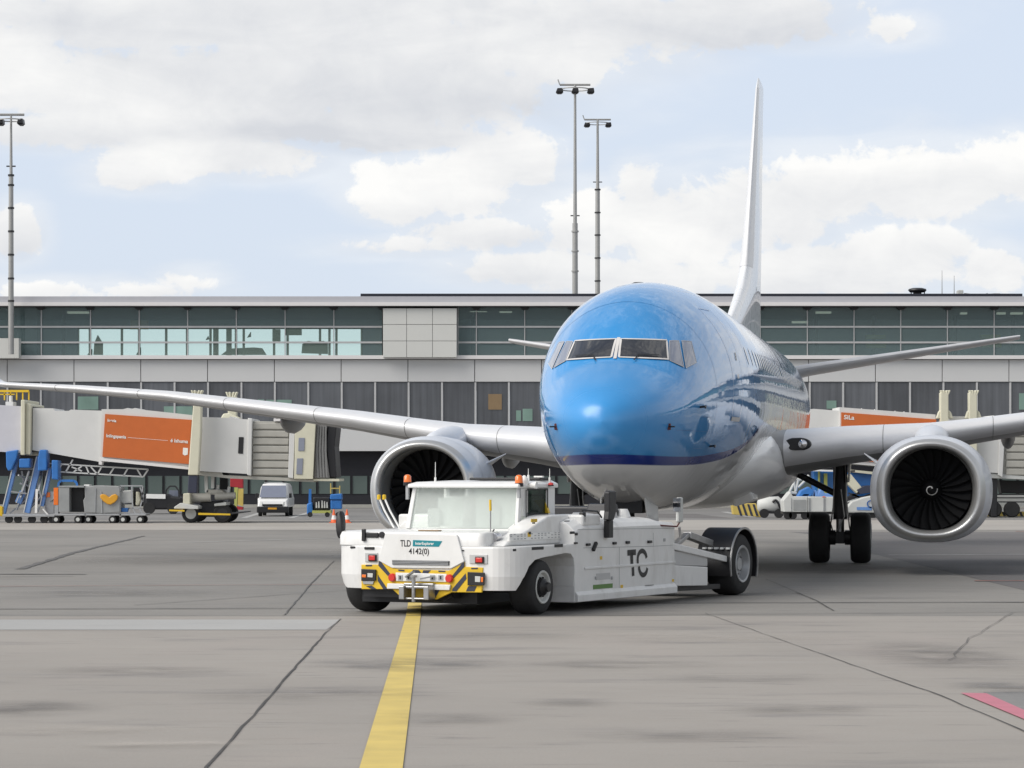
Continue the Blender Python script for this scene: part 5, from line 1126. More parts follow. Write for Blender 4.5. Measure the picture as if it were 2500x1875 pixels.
# yellow railing on the rotunda roof
yr = MB()
for u in range(-60, 62, 15): yr.beam((jx(u), YJ + 1, jz(975)), (jx(u), YJ + 1, jz(952)), .05, .05)
yr.beam((jx(-60), YJ + 1, jz(953)), (jx(60), YJ + 1, jz(953)), .12, .09).beam((jx(-60), YJ + 1, jz(961)), (jx(25), YJ + 1, jz(961)), .05, .05)
yr = yr.build('roof_railing', 'yellow', None); tag(yr, 'yellow railing above the left boarding bridge, just under the wing tip', 'railing')
tag(MB().box(jx(8), jx(26), YJ + .5, YJ + 1.3, jz(992), jz(980)).tube((jx(17), YJ + .9, jz(980)), (jx(17), YJ + .9, jz(965)), .07).build('roof_lamp', 'bridge_white'), 'white lamp post stub on the left boarding bridge roof', 'lamp')

# ---- right hand bridge
YK = 127.0
J2 = empty('boarding_bridge', (jx(2300, YK), YK, 0), 0, 'cream passenger boarding bridge half hidden behind the wing and engine on the right', 'boarding bridge', 'passenger boarding bridges')
def kb(name, pts, y0, y1, m, par=None, **k): return jb(name, pts, y0, y1, m, par or J2, YK, **k)
kb('tunnel', [(1900, 1004), (1972, 1002), (1985, 998), (2052, 1003), (2052, 1120), (1900, 1115)], -1.4, 1.2, 'bridge_white')
kb('tunnel', [(2050, 994), (2284, 1012), (2284, 1150), (2050, 1130)], -1.7, 1.2, 'bridge_white')
for u in (2104, 2136, 2186, 2208): kb('roof_lug', [(u - 4, 1000 + (u - 2054) * .075), (u, 993 + (u - 2054) * .075), (u + 4, 1000 + (u - 2054) * .075)], -1.2, -.9, 'bridge_white')
ad2 = kb('billboard', [(2054, 1006.5), (2286, 1024), (2282, 1140), (2054, 1121)], -1.78, -1.705, 'billboard')
o = text('SiLa', .26, 'print_white', None, (jx(2060, YK - 1.79), YK - 1.79, jz(1023, YK - 1.79)), (R(90), R(4), 0), 'lettering', .004, 1.1, .005); o.parent = ad2
for u in (2306, 2376):
    co = MB(); quad_box(co, [(u - 10, 958), (u + 10, 958), (u + 10, 1200), (u - 10, 1200)], YK - 2.3, YK - 1.85, YK); crown(co, u, 953, YK - 2.0, .8)
    quad_box(co, [(u - 20, 1022), (u - 14, 1005), (u - 9, 1000), (u + 9, 1000), (u + 16, 1006), (u + 22, 1022)], YK - 2.2, YK - 1.9, YK)
    jp('lift_column', co, 'cream', J2, bevel=.05)
kb('cabin_tunnel', [(2318, 1016), (2424, 1018), (2426, 1014), (2434, 1018), (2446, 1020), (2440, 1155), (2310, 1148)], -1.7, 1.3, 'bridge_white')
sh = MB(); quad_box(sh, [(2456, 1024), (2560, 1026), (2556, 1168), (2448, 1164)], YK - 1.55, YK + 1.4, YK)
for i in range(7): v0 = 1030 + i * 19; quad_box(sh, [(2457, v0), (2560, v0 + 1), (2559, v0 + 16.5), (2456, v0 + 15.5)], YK - 1.64, YK - 1.552, YK)
jp('roller_shutter', sh, 'bridge_grey', J2, bevel=.03)
kb('tunnel_frame', [(2441, 1018), (2456, 1020), (2448, 1166), (2437, 1160)], -1.8, 1.5, 'bridge_white', bevel=.03)
kb('frame_rail', [(2310, 1149), (2440, 1157), (2560, 1168), (2560, 1173), (2400, 1166), (2310, 1156)], -1.6, 1.3, 'light_box')
kb('bogie_frame', [(2415, 1168), (2436, 1168), (2434, 1262), (2420, 1262)], -1.4, -.9, 'dark_metal', bevel=.03)
kb('bogie_frame', [(2440, 1172), (2560, 1176), (2560, 1206), (2445, 1204)], .6, 1.4, 'black', bevel=.03)
kb('frame_rail', [(2060, 1124), (2150, 1130), (2150, 1138), (2060, 1131)], -1.6, 1.2, 'light_box'); kb('frame_rail', [(2075, 1146), (2150, 1154), (2150, 1160), (2075, 1152)], -1.6, 1.2, 'cream')
for u in (2426, 2470):
    x, _ = at(u, 0, YK - 1.2); jp('bogie_wheel', MB().lathe([(-.16, .2), (-.16, .3), (-.1, .35), (.1, .35), (.16, .3), (.16, .2)], (x, YK - 1.2, .355), 'y', 24), 'rubber', J2, smooth=40)

# ================================================================= ground equipment
def gobj(name, u, v, label, cat, group=None, rz=0):
    x, y = gr(u, v); return empty(name, (x, y, 0), rz, label, cat, group), F / y, x, y
def lift(label, cat, name, Y, beams, covers, extra, u0):
    r = empty(name, (jx(u0, Y), Y, 0), 0, label, cat)
    for (p, q, w) in beams: 
        m_ = 'pale_blue'; jp('lifting_arm', MB().beam((jx(p[0], Y), Y, jz(p[1], Y)), (jx(q[0], Y), Y, jz(q[1], Y)), w * Y / F * .9, .25), m_, r, bevel=.02)
        jp('arm_edge', MB().beam((jx(p[0] - w * .42, Y), Y - .14, jz(p[1], Y)), (jx(q[0] - w * .42, Y), Y - .14, jz(q[1], Y)), .04, .03), 'light_box', r)
    for c_ in covers: jp('arm_cover', quad_box(MB(), c_, Y - .5, Y + .3, Y), 'blue', r, bevel=.04)
    return r
Y1 = 113.0
S1 = lift('blue framed loader with three slanting arms standing at the far left', 'loader', 'baggage_loader', 112.2,
     [((44, 1112), (9, 1254), 11), ((98, 1115), (66, 1252), 17), ((124, 1143), (103, 1236), 11), ((56, 1200), (44, 1228), 8)],
     [[(14, 1102), (44, 1098), (40, 1120), (28, 1146), (20, 1150), (15, 1140)], [(47, 1120), (73, 1119), (72, 1142), (46, 1142)], [(96, 1098), (114, 1098), (114, 1148), (92, 1150), (92, 1120)], [(126, 1123), (142, 1124), (142, 1172), (126, 1170)]], None, 60)
fr = MB(); Y = 112.2; rnd = random.Random(5)
for p, q in (((46, 1145), (78, 1145)), ((20, 1254), (60, 1220)), ((50, 1150), (62, 1250)), ((74, 1150), (40, 1245)), ((44, 1180), (80, 1190)), ((70, 1240), (110, 1205)), ((85, 1160), (112, 1250)), ((118, 1180), (90, 1250)), ((30, 1200), (66, 1205)), ((75, 1215), (115, 1222)), ((60, 1165), (52, 1215)), ((100, 1150), (96, 1200)), ((110, 1235), (140, 1210)), ((48, 1160), (72, 1175))):
    fr.beam((jx(p[0], Y), Y + rnd.uniform(-.3, .5), jz(p[1], Y)), (jx(q[0], Y), Y + rnd.uniform(-.3, .5), jz(q[1], Y)), .06, .06)
jp('scissor_frame', fr, 'rim_grey', S1)
jp('scissor_frame', MB().beam((jx(93, Y), Y - .3, jz(1194, Y)), (jx(91, Y), Y - .3, jz(1252, Y)), .09, .05).beam((jx(108, Y), Y - .3, jz(1242, Y)), (jx(120, Y), Y - .3, jz(1256, Y)), .12, .05), 'print_white', S1)
jp('base_frame', quad_box(quad_box(MB(), [(6, 1256), (140, 1256), (140, 1262), (6, 1262)], Y - .9, Y + .9, Y), [(110, 1200), (132, 1200), (132, 1256), (110, 1256)], Y, Y + .5, Y), 'rim_grey', S1, bevel=.02)
jp('control_box', quad_box(MB(), [(113, 1202), (122, 1202), (122, 1214), (113, 1214)], Y - .05, Y - .01, Y), 'orange_lens', S1, bevel=.01)
jp('fuel_can', quad_box(MB(), [(-3, 1234), (6, 1238), (6, 1262), (-3, 1258)], Y - .6, Y - .3, Y), 'yellow', S1, bevel=.03)
for u in (22, 44, 78, 108, 128):
    x = jx(u, Y - .7); jp('wheel', MB().lathe([(-.09, .10), (-.09, .15), (.09, .15), (.09, .10)], (x, Y - .7, .155), 'y', 18), 'rubber', S1)
# baggage carts
def cart(name, u0, u1, vt, label, Y, body):
    r = empty(name, (jx((u0 + u1) / 2, Y), Y, 0), 0, label, 'baggage cart', 'baggage carts beside the loader')
    jp('chassis', quad_box(MB(), [(u0, 1254), (u1, 1254), (u1, 1259), (u0, 1259)], Y - .7, Y + .7, Y), 'rim_grey', r, bevel=.02)
    for u in (u0 + (u1 - u0) * .16, u1 - (u1 - u0) * .14):
        for dy in (-.62, .5):
            w = jp('wheel', MB().lathe([(-.06, .08), (-.06, .13), (-.04, .15), (.04, .15), (.06, .13), (.06, .08)], (jx(u, Y), Y + dy, .152), 'y', 20), 'rubber', r, smooth=40)
            if dy < 0: MB().lathe([(-.066, .075), (-.05, .07), (-.05, .02)], (jx(u, Y), Y + dy, .152), 'y', 16).build('rim', 'light_box', w)
    body(r, Y); return r
Yc = 111.8
def b1(r, Y):
    jp('container', quad_box(quad_box(quad_box(MB(), [(143, 1190), (169, 1190), (169, 1250), (143, 1250)], Y - .7, Y + .7, Y), [(143, 1186), (205, 1186), (205, 1190), (143, 1190)], Y - .72, Y + .7, Y), [(169, 1191), (205, 1191), (205, 1250), (169, 1250)], Y + .5, Y + .7, Y), 'grey_box', r, bevel=.01)
    jp('open_bay', quad_box(MB(), [(170, 1191), (204, 1191), (204, 1249), (170, 1249)], Y - .1, Y + .4, Y), 'black', r)
    jp('end_post', quad_box(MB(), [(131, 1191), (142, 1191), (142, 1233), (131, 1233)], Y - .68, Y - .3, Y), 'orange_lens', r, bevel=.01)
    jp('end_post', quad_box(MB(), [(133, 1234), (142, 1234), (142, 1257), (133, 1257)], Y - .68, Y - .3, Y), 'rim_grey', r)
    a = MB(); pts = [(142, 1188), (144, 1177), (150, 1173.5), (180, 1173.5), (187, 1178), (189, 1188)]
    for p, q in zip(pts[:-1], pts[1:]): a.beam((jx(p[0], Y), Y, jz(p[1], Y)), (jx(q[0], Y), Y, jz(q[1], Y)), .08, .09)
    jp('hoop', a, 'blue', r)
cart('baggage_cart', 131, 207, 1186, 'grey baggage container cart with an open dark bay and a blue hoop on top', Yc, b1)
def b2(r, Y):
    jp('container', quad_box(MB(), [(206, 1188), (234, 1185), (290, 1187), (293, 1194), (293, 1251), (247, 1254), (206, 1251), (203, 1222), (207, 1214)], Y - .7, Y + .7, Y), 'grey_box', r, bevel=.03)
    jp('fold', quad_box(quad_box(MB(), [(232, 1192), (234, 1192), (233, 1250), (231, 1250)], Y - .73, Y - .701, Y), [(245, 1200), (248, 1200), (250, 1252), (247, 1252)], Y - .73, Y - .701, Y), 'rim_grey', r)
    jp('container_lid', quad_box(MB(), [(205, 1183), (218, 1183), (218, 1187), (205, 1187)], Y - .6, Y, Y), 'print_white', r, bevel=.01)
    cv = MB(); pts = [(244, 1209), (250, 1206), (258, 1208), (266, 1214), (274, 1208), (282, 1206), (288, 1211), (286, 1220), (279, 1227), (270, 1232), (262, 1231), (252, 1224), (245, 1216)]
    quad_box(cv, pts, Y - .80, Y - .705, Y); jp('lashing_cover', cv, 'lash_yellow', r, bevel=.03)
mat('lash_yellow', (.68, .33, .02), .5)
cart('baggage_cart', 208, 292, 1185, 'grey canvas sided baggage cart with a bright yellow cover on its side', Yc + .1, b2)
def b3(r, Y):
    f_ = MB()
    for p, q in (((297, 1186), (352, 1186)), ((298, 1186), (298, 1255)), ((326, 1188), (328, 1240)), ((352, 1186), (352, 1225)), ((346, 1190), (354, 1210)), ((354, 1210), (346, 1238)), ((328, 1240), (344, 1240)), ((328, 1240), (336, 1256)), ((344, 1240), (354, 1258)), ((318, 1252), (322, 1242))):
        f_.beam((jx(p[0], Y), Y - .5, jz(p[1], Y)), (jx(q[0], Y), Y - .5, jz(q[1], Y)), .05, .05)
    jp('frame', f_, 'rim_grey', r)
    jp('load', quad_box(MB(), [(288, 1208), (298, 1198), (322, 1196), (324, 1228), (298, 1230), (290, 1218)], Y - .3, Y + .4, Y), 'light_box', r, bevel=.05)
    jp('load', quad_box(MB(), [(332, 1200), (338, 1202), (342, 1222), (338, 1234), (331, 1234)], Y - .3, Y + .1, Y), 'cream', r, bevel=.03)
    jp('load', quad_box(MB(), [(296, 1240), (312, 1240), (312, 1250), (296, 1250)], Y - .4, Y + .2, Y), 'blue', r, bevel=.02)
    jp('end_panel', quad_box(MB(), [(326, 1190), (350, 1190), (350, 1236), (326, 1236)], Y + .1, Y + .4, Y), 'black', r)
cart('baggage_cart', 296, 356, 1186, 'open framed baggage cart with a loose white load, last of the row', Yc, b3)
# dark car behind
Yd = 137.0
V = empty('parked_car', (jx(400, Yd), Yd, 0), 0, 'low black parked vehicle with a white stripe, in shade behind the carts', 'car')
jp('body', quad_box(MB(), [(354, 1206), (410, 1206), (418, 1212), (444, 1214), (444, 1244), (354, 1244)], Yd - .9, Yd + .9, Yd), 'black', V, bevel=.08)
cg = MB(); pts = [(408, 1212), (410, 1196), (418, 1187), (432, 1187), (440, 1198), (441, 1214)]
for p, q in zip(pts[:-1], pts[1:]): cg.beam((jx(p[0], Yd), Yd - .6, jz(p[1], Yd)), (jx(q[0], Yd), Yd - .6, jz(q[1], Yd)), .07, .07)
jp('roll_bar', cg, 'dark_metal', V); jp('windscreen', quad_box(MB(), [(411, 1210), (413, 1197), (436, 1197), (438, 1212)], Yd - .2, Yd - .15, Yd), 'side_glass', V)
jp('stripe', quad_box(MB(), [(357, 1206), (404, 1207), (404, 1218), (357, 1217)], Yd - .96, Yd - .91, Yd), 'print_white', V, bevel=.01)
for u in (370, 428): jp('wheel', MB().lathe([(-.1, .2), (-.1, .28), (.1, .28), (.1, .2)], (jx(u, Yd), Yd - .85, .29), 'y', 20), 'rubber', V)
# van
vx, vy = gr(665, 1261)
V = empty('parked_van', (vx, vy, 0), 0, 'small white van parked facing the camera under the boarding bridge', 'van'); sc = 78 / (F / vy) / 1.90
V.scale = (sc, sc, sc)
prof = [(-.95, .55), (-.95, 1.05), (-.90, 1.2), (-.80, 1.78), (-.70, 1.93), (-.4, 1.99), (.4, 1.99), (.70, 1.93), (.80, 1.78), (.90, 1.2), (.95, 1.05), (.95, .55)]
MB().rings([[(x * k, y, z * kz if z > 1.1 else z) for x, z in prof] for y, k, kz in ((.55, .97, .60), (.95, 1, .78), (1.35, 1, .97), (1.7, 1, 1), (4.6, 1, 1), (4.75, .97, .98))]).build('body', 'white_paint', V, smooth=35, bevel=.02)
MB().hexa([(-.90, .03, .52), (.90, .03, .52), (.93, .62, .52), (-.93, .62, .52)], [(-.82, .18, .96), (.82, .18, .96), (.93, .63, 1.12), (-.93, .63, 1.12)]).build('bonnet', 'white_paint', V, bevel=.06, seg=3)
MB().box(-.93, .93, -.03, .5, .22, .60).build('bumper', 'black', V, bevel=.06, seg=3)
MB().box(-.6, .6, .0, .05, .62, .74).build('grille', 'black', V, bevel=.02)
MB().hexa([(-.80, .42, 1.14), (.80, .42, 1.14), (.80, .50, 1.14), (-.80, .50, 1.14)], [(-.72, 1.12, 1.84), (.72, 1.12, 1.84), (.72, 1.20, 1.84), (-.72, 1.20, 1.84)]).build('windshield', 'side_glass', V)
for s in (1, -1):
    MB().hexa([(s * .60, .04, .66), (s * .88, .12, .66), (s * .88, .2, .66), (s * .60, .12, .66)], [(s * .62, .10, .86), (s * .86, .2, .9), (s * .86, .28, .9), (s * .62, .18, .86)]).build('headlight', 'light_box', V, bevel=.02)
    MB().box(s * 1.0 - .08, s * 1.0 + .08, .85, .95, 1.1, 1.38).build('mirror', 'black', V, bevel=.03)
    for y in (.95, 3.9): MB().lathe([(-.1, .2), (-.1, .3), (.1, .3), (.1, .2)], (s * .80, y, .30), 'x', 24).build('wheel', 'rubber', V)
MB().box(-.26, .26, -.045, -.031, .42, .53).build('licence_plate', 'lash_yellow', V)
MB().beam((-.6, 1.6, 2.02), (.5, 1.6, 2.02), .05, .04).beam((-.6, 1.6, 1.97), (-.6, 1.6, 2.04), .04, .04).beam((.5, 1.6, 1.97), (.5, 1.6, 2.04), .04, .04).build('roof_bar', 'rim_grey', V)
# red and yellow cabinet, blue trolley, cones
Yr = 145.0
R1 = empty('fire_cabinet', (jx(585, Yr), Yr, 0), 0, 'red topped cabinet with a yellow panel standing behind the bridge bogie', 'cabinet')
jp('upper_box', quad_box(MB(), [(562, 1168), (593, 1168), (593, 1192), (562, 1188)], Yr, Yr + .4, Yr), 'red', R1, bevel=.02)
jp('panel', quad_box(MB(), [(582, 1193), (594, 1193), (593, 1236), (580, 1232)], Yr, Yr + .2, Yr), 'line_yellow', R1)
jp('stand', quad_box(MB(), [(572, 1190), (581, 1190), (578, 1240), (572, 1244)], Yr, Yr + .3, Yr), 'lime', R1); jp('foot', quad_box(MB(), [(578, 1236), (593, 1238), (592, 1244.5), (578, 1244.5)], Yr - .1, Yr + .4, Yr), 'red', R1)
Yt = 127.0
TR = empty('service_trolley', (jx(790, Yt), Yt, 0), 0, 'blue service trolley with dark fan motors and a yellow rack, behind the two cones', 'trolley')
jp('handle_post', quad_box(MB(), [(754, 1194), (760, 1194), (760, 1230), (753, 1230)], Yt, Yt + .1, Yt), 'blue', TR)
jp('tank', quad_box(MB(), [(749, 1230), (762, 1226), (764, 1250), (758, 1256), (749, 1256)], Yt - .2, Yt + .3, Yt), 'blue', TR, bevel=.05)
jp('box', quad_box(quad_box(MB(), [(807, 1221), (834, 1221), (834, 1243), (807, 1243)], Yt - .2, Yt + .4, Yt), [(806, 1207), (834, 1205), (835, 1220), (806, 1220)], Yt - .25, Yt + .45, Yt), 'blue', TR, bevel=.04)
jp('rack', quad_box(quad_box(quad_box(MB(), [(806, 1180), (808.5, 1180), (808.5, 1205), (806, 1205)], Yt, Yt + .05, Yt), [(828, 1186), (830.5, 1186), (830.5, 1205), (828, 1205)], Yt, Yt + .05, Yt), [(808.6, 1191), (827.9, 1191), (827.9, 1193.5), (808.6, 1193.5)], Yt, Yt + .05, Yt), 'line_yellow', TR)
jp('motor', quad_box(MB(), [(764, 1214), (806, 1214), (806, 1246), (764, 1246)], Yt - .1, Yt + .3, Yt), 'black', TR, bevel=.05)
fb = MB()
for u in (771, 777, 785, 791, 797): quad_box(fb, [(u, 1222 + abs(u - 785) * .3), (u + 2.5, 1222 + abs(u - 785) * .3), (u + 3.5, 1240), (u - .5, 1240)], Yt - .14, Yt - .11, Yt)
jp('fan_blade', fb, 'light_box', TR); jp('chassis', quad_box(MB(), [(762, 1246.5), (808, 1246.5), (808, 1253), (762, 1253)], Yt - .3, Yt + .3, Yt), 'lime', TR)
for u in (758, 800, 826): jp('wheel', MB().lathe([(-.05, .06), (-.05, .11), (.05, .11), (.05, .06)], (jx(u, Yt), Yt - .25, .115), 'y', 16), 'rubber', TR)
cn = None
for (u, v, lab) in ((815, 1277, 'orange and white traffic cone left of the tug mirror'), (847, 1277, 'orange and white traffic cone right of the tug mirror')):
    x, y = gr(u, v)
    if cn is None:
        cn = empty('traffic_cone', (x, y, 0)); c0 = cn
        MB().box(-.17, .17, -.17, .17, 0, .035).build('base', 'cone_orange', cn, bevel=.01); MB().lathe([(.036, .125), (.14, .10)], (0, 0, 0), 'z', 20).build('body', 'cone_orange', cn, smooth=60)
        MB().lathe([(.141, .10), (.30, .065)], (0, 0, 0), 'z', 20).build('band', 'print_white', cn, smooth=60); MB().lathe([(.301, .065), (.54, .02)], (0, 0, 0), 'z', 20).build('tip', 'cone_orange', cn, smooth=60)
    else: c0 = copy_tree(cn); c0.location = (x, y, 0)
    tag(c0, lab, 'traffic cone', 'traffic cones behind the tug')
# right hand side: barrier, tank trailer, boxes, kerb, bench
x, y = gr(1822, 1263)
Yb = y
BR = empty('striped_barrier', (x, y, 0), 0, 'yellow and black striped concrete barrier on the ground below the fuselage', 'barrier')
jp('block', quad_box(MB(), [(1786, 1230), (1846, 1229), (1858, 1262.5), (1790, 1256)], Yb, Yb + .8, Yb), 'line_yellow', BR, bevel=.02)
sb = MB()
for i in range(4): u = 1798 + i * 13; quad_box(sb, [(u, 1231), (u + 5, 1231), (u + 15, 1260), (u + 9, 1259)], Yb - .02, Yb - .001, Yb)
jp('stripe', sb, 'stripe_navy', BR)
Yg = 124.5
TK = empty('tank_trailer', (jx(1890, Yg), Yg, 0), 0, 'white round ended tank trailer left of the grey equipment train', 'tank trailer')
x0, z0 = at(1876, 1233, Yg); jp('tank', MB().lathe([(jx(1849, Yg) - x0, .18), (jx(1856, Yg) - x0, .34), (jx(1900, Yg) - x0, .38), (jx(1912, Yg) - x0, .2)], (x0, Yg, z0), 'x', 24), 'light_box', TK, smooth=50)
hs = MB(); pts = [(1884, 1226), (1890, 1220), (1896, 1224), (1902, 1238), (1908, 1246), (1912, 1250)]
for p, q in zip(pts[:-1], pts[1:]): hs.tube((jx(p[0], Yg), Yg - .4, jz(p[1], Yg)), (jx(q[0], Yg), Yg - .4, jz(q[1], Yg)), .05, n=8)
jp('hose', hs, 'black', TK)
for u in (1864, 1900): jp('wheel', MB().lathe([(-.1, .12), (-.1, .2), (.1, .2), (.1, .12)], (jx(u, Yg), Yg - .3, .205), 'y', 18), 'rubber', TK)
jp('frame', quad_box(MB(), [(1856, 1247), (1912, 1249), (1912, 1255), (1856, 1253)], Yg - .3, Yg + .3, Yg), 'dark_metal', TK)
Ye = 121.0
EQ = empty('ground_power_unit', (jx(1970, Ye), Ye, 0), 0, 'grey panelled ground power unit with blue covers piled on it, left of main gear', 'power unit')
jp('housing', quad_box(quad_box(MB(), [(1912, 1222), (1930, 1200), (1936, 1212), (1972, 1212), (1972, 1250), (1914, 1250)], Ye - .8, Ye + .6, Ye), [(1973, 1212), (2036, 1213), (2036, 1250), (1973, 1250)], Ye - .8, Ye + .6, Ye), 'light_box', EQ, bevel=.03)
dl = MB()
for u in (1931, 1974, 1977, 2010, 2013): quad_box(dl, [(u, 1216), (u + 1.5, 1216), (u + 1.5, 1248), (u, 1248)], Ye - .83, Ye - .801, Ye)
jp('door_gap', dl, 'rim_grey', EQ)
jp('louvre', quad_box(MB(), [(1937, 1220), (1968, 1220), (1968, 1246), (1937, 1246)], Ye - .82, Ye - .801, Ye), 'grey_box', EQ)
for P_, m_ in (([(1945, 1215), (1955, 1198), (1975, 1188), (1988, 1200), (1980, 1212)], 'blue'), ([(1950, 1213), (1962, 1204), (1978, 1204), (1976, 1213)], 'pale_blue'), ([(1990, 1212), (1992, 1196), (1997, 1205), (2005, 1192), (2014, 1204), (2034, 1206), (2036, 1218)], 'pale_blue'), ([(2006, 1214), (2012, 1211), (2018, 1214)], 'orange_lens')):
    jp('cover', quad_box(MB(), P_, Ye - .5 if m_ != 'orange_lens' else Ye - .84, Ye + .3 if m_ != 'orange_lens' else Ye - .6, Ye), m_, EQ, bevel=.04)
for u in (1920, 1932, 1962, 1975): jp('wheel', MB().lathe([(-.1, .1), (-.1, .17), (.1, .17), (.1, .1)], (jx(u, Ye), Ye - .6, .175), 'y', 18), 'rubber', EQ)
jp('chassis', quad_box(MB(), [(1912, 1250.5), (2036, 1250.5), (2036, 1255), (1912, 1255)], Ye - .6, Ye + .5, Ye), 'dark_metal', EQ)
pp = MB()
for pts in ([(1938, 1170), (1944, 1200), (1950, 1170)], [(1940, 1168), (1955, 1172), (1968, 1162)], [(1925, 1208), (1940, 1180), (1942, 1165)], [(1950, 1190), (1970, 1170), (1976, 1160)], [(1930, 1202), (1946, 1204)]):
    for p, q in zip(pts[:-1], pts[1:]): pp.tube((jx(p[0], Ye), Ye + .2, jz(p[1], Ye)), (jx(q[0], Ye), Ye + .2, jz(q[1], Ye)), .06, n=6)
jp('hose', pp, 'light_box', EQ)
Yf = 125.0
LB = empty('cargo_loader', (jx(2060, Yf), Yf, 0), 0, 'blue cargo loader platform seen between the fuselage, main gear strut and engine', 'loader')
jp('platform', quad_box(MB(), [(1985, 1150), (2150, 1156), (2150, 1212), (1988, 1212)], Yf + .8, Yf + 1.8, Yf), 'blue', LB, bevel=.03)
jp('post', quad_box(quad_box(MB(), [(2012, 1156), (2020, 1156), (2020, 1205), (2012, 1205)], Yf + .6, Yf + .79, Yf), [(1998, 1150), (2002, 1150), (2002, 1200), (1998, 1200)], Yf + .6, Yf + .79, Yf), 'lime', LB)
jp('roof_edge', quad_box(MB(), [(1980, 1146), (2060, 1148), (2060, 1152), (1980, 1150)], Yf - .3, Yf + .7, Yf), 'print_white', LB)
jp('ramp', quad_box(MB(), [(2068, 1160), (2078, 1158), (2104, 1190), (2092, 1204), (2072, 1184)], Yf - .3, Yf + .4, Yf), 'cream', LB, bevel=.02)
jp('ramp', quad_box(MB(), [(2092, 1196), (2110, 1186), (2150, 1184), (2150, 1200), (2100, 1206)], Yf - .4, Yf + .4, Yf), 'stripe_navy', LB, bevel=.02)
br = MB()
for p, q in (((2070, 1204), (2120, 1222)), ((2070, 1212), (2110, 1200)), ((2066, 1230), (2130, 1204)), ((2068, 1140), (2074, 1170)), ((2075, 1150), (2086, 1150)), ((2080, 1206), (2096, 1214))): br.beam((jx(p[0], Yf), Yf - .2, jz(p[1], Yf)), (jx(q[0], Yf), Yf - .2, jz(q[1], Yf)), .08, .08)
jp('brace', br, 'dark_metal', LB)
jp('conveyor_truck', quad_box(MB(), [(2066, 1240), (2080, 1224), (2108, 1214), (2140, 1208), (2160, 1214), (2160, 1252), (2066, 1252)], Yf - .8, Yf + .7, Yf), 'light_box', LB, bevel=.05)
rg = MB().lathe([(-.02, .17), (.0, .17), (.0, .12), (-.02, .12)], (jx(2120, Yf), Yf - .83, jz(1230, Yf)), 'y', 24, cap=False); jp('emblem', rg, 'blue', LB); jp('stripe', quad_box(MB(), [(2092, 1238), (2128, 1238), (2128, 1246), (2092, 1245)], Yf - .83, Yf - .805, Yf), 'pale_blue', LB)
for u in (2078, 2125): jp('wheel', MB().lathe([(-.1, .14), (-.1, .22), (.1, .22), (.1, .14)], (jx(u, Yf), Yf - .6, .225), 'y', 18), 'rubber', LB)
x, y = gr(2480, 1262); Yh = y
KB = empty('striped_kerb', (x, y, 0), 0, 'low yellow and black striped kerb block at the right edge behind the engine', 'kerb')
jp('block', quad_box(MB(), [(2412, 1249), (2600, 1249), (2600, 1260.5), (2412, 1260.5)], Yh, Yh + .5, Yh), 'line_yellow', KB)
sb = MB()
for i in range(13): u = 2418 + i * 14; quad_box(sb, [(u, 1249.5), (u + 6, 1249.5), (u + 10, 1260), (u + 4, 1260)], Yh - .02, Yh - .001, Yh)
jp('stripe', sb, 'black', KB)
Yn = 131.0
BN = empty('metal_rack', (jx(2480, Yn), Yn, 0), 0, 'long low grey metal rack under the right hand boarding bridge', 'rack')
rk = MB()
for v0, v1 in ((1209, 1214), (1217, 1224), (1227, 1237)): quad_box(rk, [(2434, v0), (2600, v0), (2600, v1), (2434, v1)], Yn, Yn + .6, Yn)
quad_box(rk, [(2448, 1238), (2452, 1238), (2452, 1250), (2448, 1250)], Yn, Yn + .1, Yn); quad_box(rk, [(2560, 1238), (2564, 1238), (2564, 1250), (2560, 1250)], Yn, Yn + .1, Yn)
jp('shelf', rk, 'light_box', BN)

# ================================================================= light and sky
SUN = Vector((-1.0, -.48, 1.0)).normalized()
sd_ = bpy.data.lights.new('sun', 'SUN'); sd_.energy = 3.3; sd_.angle = R(50); sd_.color = (1, .96, .90)
so = bpy.data.objects.new('sun', sd_); COL.objects.link(so); so.rotation_euler = (-SUN).to_track_quat('-Z', 'Y').to_euler()
W = bpy.data.worlds.new('World'); scene.world = W; W.use_nodes = True; nt = W.node_tree; N = nt.nodes; L = nt.links
bg = N['Background']; bg.inputs['Strength'].default_value = .1
sky = N.new('ShaderNodeTexSky'); sky.sky_type = 'NISHITA'; sky.sun_disc = False
sky.sun_elevation = math.asin(SUN.z); sky.sun_rotation = math.atan2(SUN.x, SUN.y) % (2 * math.pi)
sky.air_density = 1; sky.dust_density = 1.5; sky.ozone_density = 1.2
tc = N.new('ShaderNodeTexCoord')
def M(op, a, b=None, clamp=False, c=None):
    n = N.new('ShaderNodeMath'); n.operation = op; n.use_clamp = clamp
    for i, k in enumerate((a, b, c)):
        if k is None: continue
        if isinstance(k, (int, float)): n.inputs[i].default_value = k
        else: L.new(k, n.inputs[i])
    return n.outputs[0]
sp = N.new('ShaderNodeSeparateXYZ'); L.new(tc.outputs['Generated'], sp.inputs[0])
X_, Y_, Z_ = sp.outputs
az = M('ARCTAN2', X_, Y_); el = M('ARCSINE', Z_)
